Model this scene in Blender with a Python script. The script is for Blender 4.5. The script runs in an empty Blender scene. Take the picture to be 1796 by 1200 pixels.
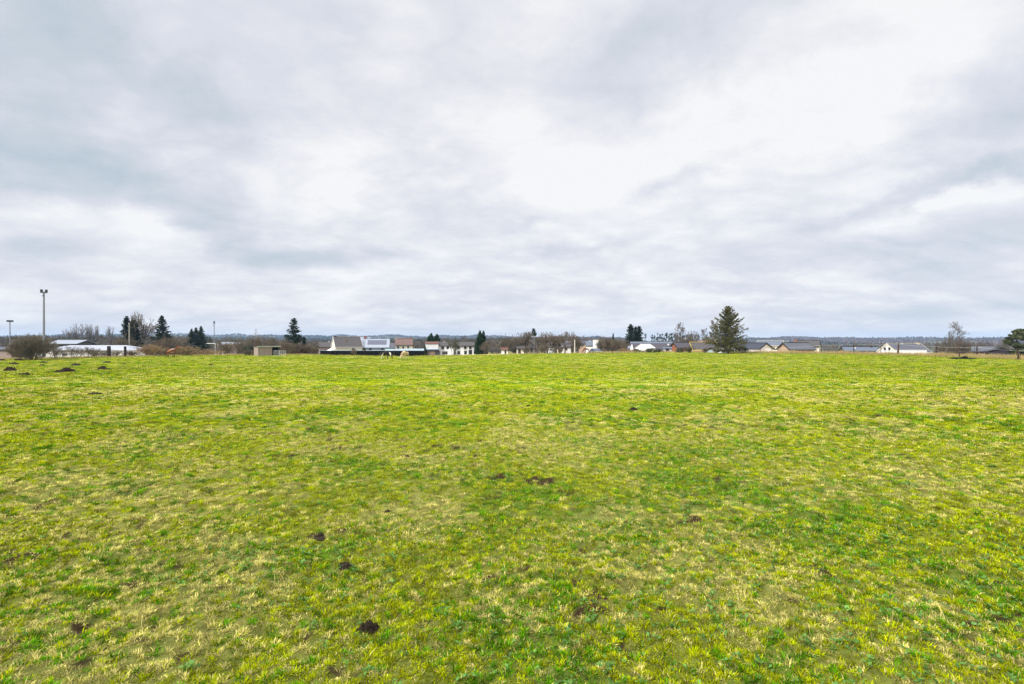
import bpy, math, random
import numpy as np
from math import radians as R

# ------------------------------------------------------------------ camera, world, sun, exposure
scene = bpy.context.scene
C = scene.collection
F = 850.0            # focal length in photograph pixels (1796 wide)
EYE = 1.6
HOR = 600.0
cam_d = bpy.data.cameras.new("camera")
cam_d.sensor_width = 36.0
cam_d.lens = F * 36.0 / 1796.0
cam_d.clip_start = 0.05
cam_d.clip_end = 30000
cam = bpy.data.objects.new("camera", cam_d)
cam.location = (0, 0, EYE)
cam.rotation_euler = (R(90), 0, 0)
C.objects.link(cam)
scene.camera = cam
vs = scene.view_settings
vs.view_transform = 'Standard'
vs.look = 'None'
vs.exposure = 0.0
vs.gamma = 1.0
try: vs.use_curve_mapping = False
except Exception: pass
scene.cycles.max_bounces = 6
scene.cycles.volume_bounces = 0
scene.cycles.use_denoising = True
scene.cycles.denoiser = 'OPENIMAGEDENOISE'
scene.cycles.denoising_input_passes = 'RGB_ALBEDO_NORMAL'
scene.cycles.denoising_prefilter = 'NONE'

SUN_EL, SUN_AZ = 40.0, 232.0       # veiled sun behind the camera, to the left
sl = bpy.data.lights.new("sun", 'SUN')
sl.energy = 4.5
sl.angle = R(12)
sl.color = (1.0, 0.96, 0.88)
so = bpy.data.objects.new("sun", sl)
so.rotation_euler = (R(90 - SUN_EL), 0, R(180 - SUN_AZ))
so.location = (0, -20, 60)
C.objects.link(so)

world = bpy.data.worlds.new("World")
scene.world = world
world.use_nodes = True
NT = world.node_tree
NT.nodes.clear()
def N(t, **kw):
    n = NT.nodes.new(t)
    for k, v in kw.items(): setattr(n, k, v)
    return n
def MA(op, a, b=None, c=None, clamp=False):
    n = NT.nodes.new('ShaderNodeMath'); n.operation = op; n.use_clamp = clamp
    for i, v in enumerate((a, b, c)):
        if v is None: continue
        if isinstance(v, (int, float)): n.inputs[i].default_value = v
        else: NT.links.new(v, n.inputs[i])
    return n.outputs[0]
def smooth(v, a, b, lo=0.0, hi=1.0):
    n = NT.nodes.new('ShaderNodeMapRange'); n.interpolation_type = 'SMOOTHSTEP'
    NT.links.new(v, n.inputs[0])
    for i, q in enumerate((a, b, lo, hi)): n.inputs[i + 1].default_value = q
    return n.outputs[0]
tc = N('ShaderNodeTexCoord')
DIR = tc.outputs['Generated']
sep = N('ShaderNodeSeparateXYZ'); NT.links.new(DIR, sep.inputs[0])
X, Y, Z = sep.outputs
az0 = MA('ARCTAN2', X, Y)
el0 = MA('ARCSINE', Z)
def noise(vec, scale, detail, rough, dist=0.0):
    n = N('ShaderNodeTexNoise'); NT.links.new(vec, n.inputs['Vector'])
    n.inputs['Scale'].default_value = scale; n.inputs['Detail'].default_value = detail
    n.inputs['Roughness'].default_value = rough; n.inputs['Distortion'].default_value = dist
    return n
wn = noise(DIR, 4.5, 7, 0.62)
ws = N('ShaderNodeSeparateColor'); NT.links.new(wn.outputs['Color'], ws.inputs[0])
az = MA('MULTIPLY_ADD', MA('SUBTRACT', ws.outputs[0], 0.5), 0.42, az0)
el = MA('MULTIPLY_ADD', MA('SUBTRACT', ws.outputs[1], 0.5), MA('MULTIPLY', smooth(el0, 0.0, 0.35), 0.16), el0)
# cloud banks of this sky: photograph x, y, half width, half height, tilt (deg, + rises to the right), weight
BANKS = [
 (-40, 60, 260, 190, 0, .55), (200, 105, 200, 55, -24, .42), (120, 305, 270, 62, -6, .62), (150, 388, 170, 24, 0, -.38),
 (50, 440, 110, 20, 2, .42), (290, 392, 60, 13, 4, .34), (400, 412, 95, 36, -18, .42), (545, 452, 125, 15, 3, .55),
 (120, 492, 200, 12, -4, .28), (1120, 62, 170, 62, 12, .40), (1090, 165, 110, 60, 35, .20), (1460, 130, 290, 75, 20, -.34),
 (960, 240, 120, 90, 0, -.18), (1740, 205, 190, 62, 20, .46), (1715, 312, 150, 15, 15, .62), (1690, 352, 130, 16, 12, -.25),
 (1745, 425, 190, 40, 6, .42), (1620, 545, 220, 10, 2, .34), (1720, 500, 190, 28, 0, .35), (1215, 292, 75, 15, 22, .30),
 (1030, 430, 75, 10, 16, .36), (935, 393, 36, 11, 8, .28), (1455, 392, 75, 9, 8, .30), (660, 140, 280, 110, -12, .16),
 (720, 372, 130, 50, 10, .18), (1350, 465, 240, 36, 4, .16), (500, 290, 180, 60, -10, -.16), (1745, 574, 110, 5, 2, -.45),
]
acc = None
for (bx, by, sx, sy, rot, amp) in BANKS:
    a0 = math.atan((bx - 898) / F)
    e0 = math.atan((HOR - by) / F * math.cos(a0))
    sa = sx / F * math.cos(a0) ** 2 * 1.15
    se = sy / F * math.cos(a0) * 1.15
    c, s = math.cos(R(rot)), math.sin(R(rot))
    u = MA('MULTIPLY_ADD', az, c / sa, MA('MULTIPLY_ADD', el, s / sa, -(a0 * c + e0 * s) / sa))
    v = MA('MULTIPLY_ADD', az, -s / se, MA('MULTIPLY_ADD', el, c / se, (a0 * s - e0 * c) / se))
    q = MA('MULTIPLY_ADD', v, v, MA('MULTIPLY', u, u))
    g = MA('POWER', 0.3679, q)
    acc = MA('MULTIPLY_ADD', g, amp * .68, 0.13 if acc is None else acc)
zz = MA('ADD', MA('MAXIMUM', Z, 0.0), 0.24)
cp = N('ShaderNodeCombineXYZ')
NT.links.new(MA('DIVIDE', X, zz), cp.inputs[0]); NT.links.new(MA('DIVIDE', Y, zz), cp.inputs[1])
mp = N('ShaderNodeMapping'); mp.inputs['Rotation'].default_value = (0, 0, R(-28)); mp.inputs['Scale'].default_value = (0.9, 1.15, 1)
NT.links.new(cp.outputs[0], mp.inputs[0])
n1 = noise(mp.outputs[0], 1.0, 7, 0.56, 0.25)
n2 = noise(mp.outputs[0], 3.6, 9, 0.60, 0.15)
n3 = noise(mp.outputs[0], 2.2, 8, 0.55, 0.25)
bil = MA('ABSOLUTE', MA('SUBTRACT', n3.outputs[0], 0.5))     # billowed cloud edges
d = MA('MULTIPLY_ADD', MA('SUBTRACT', n1.outputs[0], 0.5), 0.85, acc)
d = MA('MULTIPLY_ADD', MA('SUBTRACT', n2.outputs[0], 0.5), 0.56, d)
d = MA('MULTIPLY_ADD', MA('SUBTRACT', bil, 0.075), -1.25, d)
low = smooth(el0, 0.0, 0.13, 0.10, 0.0)
d = MA('ADD', d, low, clamp=True)
ramp = N('ShaderNodeValToRGB'); NT.links.new(d, ramp.inputs[0])
cr = ramp.color_ramp
cr.elements[0].position = 0.0; cr.elements[0].color = (.985, .985, .99, 1)
cr.elements[1].position = 1.0; cr.elements[1].color = (.47, .565, .645, 1)
for p, col in ((.13, (.90, .905, .935)), (.32, (.775, .79, .86)), (.55, (.64, .695, .765)), (.78, (.535, .62, .695))):
    e = cr.elements.new(p); e.color = (*col, 1)
sky = N('ShaderNodeTexSky'); sky.sky_type = 'NISHITA'; sky.sun_disc = False
sky.sun_elevation = R(SUN_EL); sky.sun_rotation = R(SUN_AZ)
skm = N('ShaderNodeMix'); skm.data_type = 'RGBA'; skm.inputs[0].default_value = 0.93
skb = N('ShaderNodeVectorMath'); skb.operation = 'SCALE'; skb.inputs[3].default_value = 0.10
NT.links.new(sky.outputs[0], skb.inputs[0])
NT.links.new(skb.outputs[0], skm.inputs[6]); NT.links.new(ramp.outputs[0], skm.inputs[7])
# an overcast sky is brightest overhead; raised further out of view to brighten grass
zen = smooth(el0, 0.60, 1.2, 1.0, 4.2)
sc2 = N('ShaderNodeVectorMath'); sc2.operation = 'SCALE'
NT.links.new(skm.outputs[2], sc2.inputs[0]); NT.links.new(zen, sc2.inputs[3])
bg = N('ShaderNodeBackground'); NT.links.new(sc2.outputs[0], bg.inputs[0]); bg.inputs[1].default_value = 1.0
wo = N('ShaderNodeOutputWorld'); NT.links.new(bg.outputs[0], wo.inputs[0])

# ------------------------------------------------------------------ helpers
rng = np.random.default_rng(7)
def at(px, py, D): return ((px - 898) / F * D, D, EYE + (HOR - py) / F * D)
def X_(px, D): return (px - 898) / F * D
def Z_(py, D): return EYE + (HOR - py) / F * D
def sstep(t):
    t = np.clip(t, 0, 1); return t * t * (3 - 2 * t)

def vnoise(x, y, seed=0):
    xi = np.floor(x).astype(np.int64); yi = np.floor(y).astype(np.int64)
    fx = x - xi; fy = y - yi
    fx = fx * fx * (3 - 2 * fx); fy = fy * fy * (3 - 2 * fy)
    def h(a, b):
        n = (a * 374761393 + b * 668265263 + seed * 974711) & 0xFFFFFFFF
        n = ((n ^ (n >> 13)) * 1274126177) & 0xFFFFFFFF
        return ((n ^ (n >> 16)) & 0xFFFF) / 65535.0
    a = h(xi, yi); b = h(xi + 1, yi); c = h(xi, yi + 1); e = h(xi + 1, yi + 1)
    return (a * (1 - fx) + b * fx) * (1 - fy) + (c * (1 - fx) + e * fx) * fy
def fbm(x, y, seed=0, oct=4, gain=.5):
    s = 0; a = 1; t = 0
    for o in range(oct):
        s = s + a * vnoise(x * 2 ** o + 17.3 * o, y * 2 ** o - 9.1 * o, seed + o); t += a; a *= gain
    return s / t

def link(name, me, parent=None, mat=None, loc=None):
    o = bpy.data.objects.new(name, me)
    C.objects.link(o)
    if parent is not None: o.parent = parent
    if loc is not None: o.location = loc
    if mat is not None:
        for m in (mat if isinstance(mat, (list, tuple)) else [mat]): me.materials.append(m)
    return o
def tag(o, label=None, cat=None, group=None, kind=None):
    if label: o['label'] = label
    if cat: o['category'] = cat
    if group: o['group'] = group
    if kind: o['kind'] = kind
    return o
def thing(name, label, cat, loc, rz=0.0, group=None):
    o = bpy.data.objects.new(name, None); o.empty_display_size = .3
    C.objects.link(o); o.location = loc; o.rotation_euler = (0, 0, rz)
    return tag(o, label, cat, group)

def npmesh(name, V, faces_idx, counts, col=None, smooth=False):
    """V (n,3); faces_idx flat loop indices; counts verts per face; col (n,3)"""
    me = bpy.data.meshes.new(name)
    V = np.asarray(V, np.float32); fi = np.asarray(faces_idx, np.int32); cn = np.asarray(counts, np.int32)
    me.vertices.add(len(V)); me.vertices.foreach_set('co', V.ravel())
    me.loops.add(len(fi)); me.loops.foreach_set('vertex_index', fi)
    me.polygons.add(len(cn))
    st = np.zeros(len(cn), np.int32); st[1:] = np.cumsum(cn)[:-1]
    me.polygons.foreach_set('loop_start', st)
    if smooth: me.polygons.foreach_set('use_smooth', np.ones(len(cn), bool))
    if col is not None:
        a = me.color_attributes.new('Col', 'FLOAT_COLOR', 'POINT')
        cc = np.ones((len(V), 4), np.float32); cc[:, :3] = col
        a.data.foreach_set('color', cc.ravel())
    me.update(calc_edges=True)
    me.validate()
    return me

class MB:
    """collects shapes into one mesh"""
    def __init__(s): s.v = []; s.f = []
    def add(s, vs, fs):
        b = len(s.v); s.v += [tuple(v) for v in vs]; s.f += [tuple(i + b for i in f) for f in fs]
    def box(s, x0, x1, y0, y1, z0, z1):
        s.add([(x0, y0, z0), (x1, y0, z0), (x1, y1, z0), (x0, y1, z0), (x0, y0, z1), (x1, y0, z1), (x1, y1, z1), (x0, y1, z1)],
              [(0, 3, 2, 1), (4, 5, 6, 7), (0, 1, 5, 4), (1, 2, 6, 5), (2, 3, 7, 6), (3, 0, 4, 7)])
    def prism(s, prof, axis, a, b):
        """profile of 2D points (counter-clockwise) pushed along an axis from a to b"""
        n = len(prof)
        def P(q, t):
            return (t, q[0], q[1]) if axis == 'x' else ((q[0], t, q[1]) if axis == 'y' else (q[0], q[1], t))
        s.add([P(q, a) for q in prof] + [P(q, b) for q in prof],
              [tuple(range(n))[::-1], tuple(range(n, 2 * n))] + [(i, (i + 1) % n, n + (i + 1) % n, n + i) for i in range(n)])
    def tube(s, pts, rad, n=8):
        pts = np.array(pts, float); k = len(pts)
        rad = [rad] * k if isinstance(rad, (int, float)) else rad
        vs = []
        for i in range(k):
            t = pts[min(i + 1, k - 1)] - pts[max(i - 1, 0)]; t /= (np.linalg.norm(t) + 1e-9)
            up = np.array((0, 0, 1.)) if abs(t[2]) < .9 else np.array((1., 0, 0))
            u = np.cross(t, up); u /= np.linalg.norm(u); w = np.cross(u, t)
            for j in range(n):
                a = 2 * math.pi * j / n
                vs.append(pts[i] + (u * math.cos(a) + w * math.sin(a)) * rad[i])
        fs = [(i * n + j, i * n + (j + 1) % n, (i + 1) * n + (j + 1) % n, (i + 1) * n + j) for i in range(k - 1) for j in range(n)]
        fs += [tuple(range(n))[::-1], tuple(range((k - 1) * n, k * n))]
        s.add(vs, fs)
    def ball(s, c, r, n=8, m=6, sq=(1, 1, 1)):
        vs = []; fs = []
        for i in range(m + 1):
            p = math.pi * i / m
            for j in range(n):
                a = 2 * math.pi * j / n
                vs.append((c[0] + r * sq[0] * math.sin(p) * math.cos(a), c[1] + r * sq[1] * math.sin(p) * math.sin(a), c[2] + r * sq[2] * math.cos(p)))
        for i in range(m):
            for j in range(n):
                fs.append((i * n + j, (i + 1) * n + j, (i + 1) * n + (j + 1) % n, i * n + (j + 1) % n))
        s.add(vs, fs)
    def build(s, name, mat, parent=None, smooth=False, loc=None):
        me = bpy.data.meshes.new(name); me.from_pydata(s.v, [], s.f); me.update()
        if smooth: me.polygons.foreach_set('use_smooth', np.ones(len(me.polygons), bool))
        return link(name, me, parent, mat, loc)

# ------------------------------------------------------------------ materials
MATS = {}
def mat(name, col, var=.18, scale=3.0, rough=.8, spec=.25, bump=0.0, metal=0.0, stretch=None, attr=False, transl=0.0, col2=None):
    if name in MATS: return MATS[name]
    m = bpy.data.materials.new(name); m.use_nodes = True
    nt = m.node_tree; nd = nt.nodes; p = nd['Principled BSDF']
    p.inputs['Roughness'].default_value = rough
    p.inputs['Specular IOR Level'].default_value = spec
    p.inputs['Metallic'].default_value = metal
    tcn = nd.new('ShaderNodeTexCoord'); vec = tcn.outputs['Object']
    if stretch:
        mpn = nd.new('ShaderNodeMapping'); mpn.inputs['Scale'].default_value = stretch
        nt.links.new(vec, mpn.inputs[0]); vec = mpn.outputs[0]
    nz = nd.new('ShaderNodeTexNoise'); nz.inputs['Scale'].default_value = scale
    nz.inputs['Detail'].default_value = 5; nz.inputs['Roughness'].default_value = .65
    nt.links.new(vec, nz.inputs['Vector'])
    mr = nd.new('ShaderNodeMapRange'); nt.links.new(nz.outputs[0], mr.inputs[0])
    mr.inputs[1].default_value = .28; mr.inputs[2].default_value = .72
    if col2 is None:
        mr.inputs[3].default_value = 1 - var; mr.inputs[4].default_value = 1 + var
        sc = nd.new('ShaderNodeVectorMath'); sc.operation = 'SCALE'
        nt.links.new(mr.outputs[0], sc.inputs[3])
        if attr:
            at_ = nd.new('ShaderNodeAttribute'); at_.attribute_name = 'Col'; nt.links.new(at_.outputs[0], sc.inputs[0])
        else: sc.inputs[0].default_value = col
        out = sc.outputs[0]
    else:
        mx = nd.new('ShaderNodeMix'); mx.data_type = 'RGBA'; nt.links.new(mr.outputs[0], mx.inputs[0])
        mx.inputs[6].default_value = (*col, 1); mx.inputs[7].default_value = (*col2, 1); out = mx.outputs[2]
    nt.links.new(out, p.inputs['Base Color'])
    if bump:
        bn = nd.new('ShaderNodeBump'); bn.inputs['Strength'].default_value = bump; bn.inputs['Distance'].default_value = .05
        nt.links.new(nz.outputs[0], bn.inputs['Height']); nt.links.new(bn.outputs[0], p.inputs['Normal'])
    if transl:
        tr = nd.new('ShaderNodeBsdfTranslucent'); nt.links.new(out, tr.inputs[0])
        ms = nd.new('ShaderNodeMixShader'); ms.inputs[0].default_value = transl
        nt.links.new(p.outputs[0], ms.inputs[1]); nt.links.new(tr.outputs[0], ms.inputs[2])
        nt.links.new(ms.outputs[0], nd['Material Output'].inputs[0])
    MATS[name] = m
    return m
M_ground = mat('ground', (1, 1, 1), .45, 13, .95, .02, .5, attr=True)
M_grass = mat('grass_blade', (1, 1, 1), .12, 2, .85, .02, attr=True, transl=.28)
M_soil = mat('soil', (.026, .018, .013), .4, 6, .95, .1, .6)
M_wood_stuff = mat('woodland', (1, 1, 1), .2, .05, .95, .05, attr=True)
M_bark = mat('bark', (.10, .08, .06), .3, 4, .9, .1)
M_pale_bark = mat('pale_bark', (.30, .28, .24), .25, 4, .9, .1)
M_conif = mat('conifer', (.012, .030, .014), .45, 1.2, .8, .15, transl=.12)
M_conif_blue = mat('conifer_blue', (.016, .040, .026), .45, 1.2, .8, .15, transl=.12)
M_olive = mat('olive_conifer', (.100, .095, .030), .5, 1.0, .8, .15, transl=.15)
M_thuja = mat('thuja', (.014, .040, .014), .4, 1.2, .8, .15, transl=.12)
M_twig = mat('twig', (.135, .112, .082), .3, 1, .9, .1)
M_twig_grey = mat('twig_grey', (.16, .145, .14), .25, 1, .9, .1)
M_twig_brown = mat('twig_brown', (.115, .092, .066), .3, 1, .9, .1)
M_reed = mat('dry_stem', (.26, .18, .10), .3, 2, .9, .1)
M_greenleaf = mat('green_leaf', (.05, .075, .03), .5, 2, .8, .15, transl=.15)
M_white = mat('white_render', (.82, .82, .83), .05, 1.5, .8)
M_cream = mat('cream_render', (.68, .62, .50), .07, 1.2, .85)
M_offwhite = mat('off_white_render', (.68, .67, .66), .07, 1.2, .85)
M_bluegrey = mat('blue_grey_cladding', (.40, .46, .54), .08, 1.5, .7)
M_pinkgrey = mat('pink_grey_render', (.38, .31, .30), .12, 1.2, .85)
M_tan = mat('tan_brick', (.42, .30, .22), .2, 4, .85)
M_brick = mat('red_brick', (.27, .12, .08), .25, 4, .85)
M_roof_brown = mat('weathered_roof', (.048, .045, .045), .3, 3, .85, .2, .3, col2=(.088, .080, .078))
M_roof_pink = mat('pinkish_tiles', (.13, .082, .072), .2, 3, .85)
M_roof_slate = mat('dark_slate', (.025, .030, .045), .25, 4, .6, .3)
M_roof_grey = mat('grey_slate', (.072, .075, .092), .2, 4, .65, .3)
M_roof_bluegrey = mat('blue_grey_slate', (.09, .108, .14), .2, 4, .65, .3)
M_roof_light = mat('pale_sheet_roof', (.23, .255, .30), .08, 2, .5, .4)
M_roof_white = mat('white_sheet_roof', (.30, .32, .37), .05, 1, .5, .4)
M_roof_purple = mat('purple_grey_tiles', (.052, .045, .055), .25, 3, .7)
M_roof_red = mat('red_brown_tiles', (.12, .055, .04), .25, 3, .8)
M_fascia = mat('dark_fascia', (.02, .02, .022), .2, 3, .5)
M_black = mat('black_screen', (.004, .005, .006), .4, 2, .9, .08)
M_bluetrim = mat('pale_blue_edge', (.16, .25, .34), .1, 2, .5)
M_glass = mat('window_glass', (.015, .018, .024), .2, 1, .08, .6)
M_frame = mat('window_frame', (.55, .55, .55), .1, 2, .5)
M_dark_frame = mat('dark_frame', (.06, .06, .065), .1, 2, .5)
M_solar = mat('solar_cells', (.018, .022, .055), .3, 3, .15, .6)
M_alu = mat('aluminium', (.55, .57, .60), .08, 4, .4, .5, metal=.5)
M_galv = mat('galvanised_steel', (.42, .44, .45), .1, 4, .5, .4, metal=.2)
M_lampblack = mat('lamp_housing', (.02, .022, .03), .2, 4, .4)
M_post = mat('weathered_post', (.032, .022, .016), .35, 8, .9, stretch=(1, 1, .2))
M_post_brown = mat('brown_post', (.06, .034, .022), .3, 8, .9, stretch=(1, 1, .2))
M_plank = mat('grey_planks', (.30, .235, .21), .25, 3, .9, stretch=(6, 6, .4))
M_paleplank = mat('pale_pole', (.50, .49, .46), .12, 4, .8)
M_poly = mat('polytunnel_film', (.34, .43, .47), .08, 1, .35, .4, transl=.25)
M_plastic_white = mat('white_plastic', (.78, .79, .80), .04, 1, .4)
M_tape = mat('fence_tape', (.62, .70, .60), .08, 3, .5)
M_tyre = mat('tyre', (.012, .012, .012), .2, 5, .8)
M_carwhite = mat('car_paint_white', (.72, .73, .75), .03, 1, .25, .5)
M_carblue = mat('car_paint_blue', (.05, .09, .17), .06, 1, .25, .5)
M_lens = mat('lamp_lens', (.6, .6, .58), .05, 1, .2, .5)
M_stone = mat('rubble_stone', (.27, .20, .15), .4, 3, .9, .1, .4)
M_yellow = mat('yellow_trim', (.70, .48, .05), .2, 3, .6)
M_bluepaint = mat('blue_paint', (.03, .11, .28), .1, 2, .5)
M_purple = mat('dark_canvas', (.03, .022, .035), .2, 2, .7)
M_redwood = mat('rust_wood', (.25, .10, .055), .25, 3, .8)
M_mast = mat('mast_steel', (.20, .22, .245), .1, 4, .5, .4, metal=.2)
M_darkolive = mat('dark_olive_needles', (.055, .066, .026), .5, 1.0, .8, .15, transl=.12)
# ------------------------------------------------------------------ the ground: one sheet to the horizon
def tab(px, t):
    a = np.array(t, float); return np.interp(px, a[:, 0], a[:, 1])
EDGE = [(-600, 634), (0, 631), (80, 629), (170, 627), (250, 625.5), (300, 624), (450, 622.2), (560, 622.5), (640, 624), (700, 625), (760, 624.3),
        (830, 622.8), (900, 621.3), (1000, 620), (1060, 619.5), (1150, 618.3), (1230, 618.3), (1300, 619.2), (1400, 620), (1500, 621.5),
        (1600, 624), (1700, 627), (1790, 631), (2000, 640), (2500, 655)]
DROP = [(-600, 2.5), (0, 2.2), (300, 2.6), (440, 2.5), (560, 4.2), (720, 4.2), (765, .9), (835, .9), (900, .9), (1090, 1.0), (1150, 2.2), (1300, 4), (2400, 4.5)]
SKYL = [(-600, 588), (0, 589), (130, 586.5), (215, 585.5), (300, 585.5), (400, 587), (470, 588.5), (590, 589), (660, 588.5), (740, 590),
        (830, 589), (880, 587.5), (930, 590), (1000, 591), (1030, 589.5), (1050, 588.5), (1068, 591), (1108, 592.5), (1128, 597.5), (1248, 597.5), (1275, 594), (1310, 592.3),
        (1350, 593), (1400, 589), (1440, 592.5), (1475, 590), (1510, 594), (1600, 595.5), (1640, 594), (1700, 597), (1760, 596.5), (1900, 595), (2500, 592)]
TH = R(62)
def polar(x, y):
    th = np.arctan2(x, y); thc = np.clip(th, -TH, TH)
    r = np.hypot(x, y); D = r * np.cos(thc)
    return 898 + F * np.tan(thc), D, th
def edge_depth(px): return 2.8 * F / (tab(px, EDGE) - 600)
def relief(x, y, D):
    k = np.clip((100 - D) / 40, 0, 1)
    b = (fbm(x * 1.6, y * 1.6, 3, 3) - .5) * .085 + (fbm(x * 5.5, y * 5.5, 11, 3, .6) - .5) * .095 + (fbm(x * .22, y * .22, 5, 2) - .5) * .10
    return b * k
def H(x, y, micro=True):
    x = np.asarray(x, float); y = np.asarray(y, float)
    px, D, th = polar(x, y)
    De = edge_depth(px); s = D - De
    z = -1.2 * sstep(D / 66)
    z = z - tab(px, DROP) * sstep(s / 38)
    zs = EYE + (600 - (tab(px, SKYL) + 2.6)) * 3000 / F
    zs = zs + (fbm(px / 30., px * 0 + .5, 23, 3) - .5) * 22
    v0 = -1.2 - tab(px, DROP)
    knots = [(190, v0), (320, v0 - 3.5), (560, -12.5 + 0 * v0), (850, -11 + 0 * v0), (1400, -4 + .10 * zs), (2100, 6 + .25 * zs), (3000, zs), (4400, zs - 45)]
    for (d0, z0), (d1, z1) in zip(knots[:-1], knots[1:]):
        t = (D - d0) / (d1 - d0)
        z = np.where(D > d0, z0 + (z1 - z0) * (sstep(t) if d1 > 500 else np.clip(t, 0, 1)), z)
    gap = sstep((px - 1108) / 25) * sstep((1262 - px) / 25)      # a bare meadow ridge left of the great spruce
    far = (1 - .85 * gap) * sstep((D - 350) / 400) * (1 - .7 * sstep((D - 2300) / 500))
    z = z + far * (fbm(x / 420., y / 420., 21, 4) - .5) * 26
    if micro: z = z + relief(x, y, D) * sstep(r_(x, y) / 2)
    return z
def r_(x, y): return np.hypot(x, y)
def Hs(x, y): return float(H(np.array([x]), np.array([y]), False)[0])

def field_mix(x, y):
    """how strawy, lush and bare the sward is at a spot (0..1 each)"""
    r = r_(x, y); w = np.clip((r - 6) / 16, 0, 1)
    f1 = vnoise(x * 9.0, y * 9.0, 101) * (1 - w) + vnoise(x * 2.6, y * 2.6, 102) * w
    f2 = vnoise(x * 11. + 5, y * 11., 103) * (1 - w) + vnoise(x * 3.1, y * 3.1, 104) * w
    st = fbm(x * .9 + 3, y * .9, 31, 4, .65) * .75 + fbm(x * .16, y * .16, 35, 2) * .25
    st = np.clip((st - .49) * 4.6 + (f1 - .5) * .9 + .10, 0, 1)
    for (wx, wy, wr) in ((-3.0, 3.9, 1.1), (-5.0, 5.9, 1.4), (5.3, 10.6, 2.6), (5.2, 5.9, 1.4), (-1.8, 2.8, .6), (1.0, 8.0, 1.4), (-13.5, 16.5, 4.0), (1.9, 3.6, .7), (14., 17., 4.)):   # worn strawy spots
        st = np.clip(st + .42 * np.exp(-((x - wx) ** 2 + (y - wy) ** 2) / wr ** 2) * (.4 + 1.2 * f1), 0, 1)
    lu = np.clip((fbm(x * 1.1, y * 1.1 + 9, 41, 4, .65) - .47) * 3.6 + (f2 - .5) * .9 + .04 + .05 * np.clip(x, 0, 3) * (y < 7), 0, 1)
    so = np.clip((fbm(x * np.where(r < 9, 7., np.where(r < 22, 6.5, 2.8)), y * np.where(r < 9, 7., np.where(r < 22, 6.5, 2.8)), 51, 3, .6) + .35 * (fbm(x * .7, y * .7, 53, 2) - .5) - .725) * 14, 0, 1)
    wd = np.clip((fbm(x * .9 - 4, y * .9, 61, 3) - .50 + .055 * np.clip(x, -3, 3.5) * (y < 8) + .03 * (y < 5)) * 5, 0, 1)
    return st, lu, so, wd
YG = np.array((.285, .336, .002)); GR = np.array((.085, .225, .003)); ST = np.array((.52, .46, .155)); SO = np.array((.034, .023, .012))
YE = np.array((.42, .36, .006)); WD = np.array((.085, .18, .040)); DRY = np.array((.50, .38, .19))

def make_ground():
    th_f = np.arange(-64, 64.01, .26); th_b = np.arange(68, 292, 6.0)
    th = np.radians(np.concatenate([th_f, th_b]))
    r = [0.35]
    while r[-1] < 175: r.append(r[-1] * 1.0125 if r[-1] > 1.5 else r[-1] * 1.06)
    while r[-1] < 4300: r.append(r[-1] * 1.028)
    r = np.array(r); nr, nt = len(r), len(th)
    Rg, Tg = np.meshgrid(r, th, indexing='ij')
    x = Rg * np.sin(Tg); y = Rg * np.cos(Tg)
    z = H(x.ravel(), y.ravel()).reshape(x.shape)
    V = np.stack([x, y, z], -1).reshape(-1, 3)
    V = np.vstack([V, [[0, 0, 0]]])
    i, j = np.meshgrid(np.arange(nr - 1), np.arange(nt), indexing='ij')
    a = i * nt + j; b = i * nt + (j + 1) % nt
    q = np.stack([a, a + nt, b + nt, b], -1).reshape(-1, 4)
    ctr = len(V) - 1
    tri = np.stack([np.full(nt, ctr), np.arange(nt), (np.arange(nt) + 1) % nt], -1)
    fi = np.concatenate([q.ravel(), tri.ravel()])
    cn = np.concatenate([np.full(len(q), 4), np.full(len(tri), 3)])
    xs, ys = V[:, 0], V[:, 1]
    px, D, _ = polar(xs, ys); De = edge_depth(px); s = D - De
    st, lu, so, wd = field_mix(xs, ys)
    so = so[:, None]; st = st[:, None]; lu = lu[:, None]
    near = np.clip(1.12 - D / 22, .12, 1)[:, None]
    base = YG * (1 - lu) + GR * lu
    base = base * (1 - .62 * st) + ST * .62 * st
    base = base * (1 - .90 * near) + SO * .1 * near + (SO * .85 + ST * .07 + GR * .18) * .80 * near          # earth tone darkened near by, painting shade into the gaps between blades
    base = base * (1 - .18 * np.clip((D - 14) / 25, 0, 1))[:, None]
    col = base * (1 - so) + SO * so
    rough = fbm(xs * .05, ys * .05, 71, 4)[:, None]
    vil = np.array((.12, .13, .035)) * (1 - rough) + np.array((.22, .17, .09)) * rough
    hb = fbm(xs / 260., ys / 260., 81, 4)
    hb = np.clip((hb - .5) * 7 + .5, 0, 1)[:, None]
    hb = np.where(((px > 1105) & (px < 1262))[:, None], 1, hb)
    hill = np.array((.085, .066, .062)) * (1 - hb) + np.array((.095, .115, .050)) * hb
    w1 = sstep(s / 4)[:, None]; w2 = sstep((D - 230) / 200)[:, None]
    dry = DRY * (.8 + .4 * rough)
    wd1 = sstep((s - 9) / 14)[:, None]
    out = dry * (1 - wd1) + vil * wd1
    col = col * (1 - w1) + out * w1
    col = col * (1 - w2) + hill * w2
    me = npmesh('ground', V, fi, cn, col, smooth=True)
    o = link('ground', me, None, M_ground); o['kind'] = 'structure'
make_ground()

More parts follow.
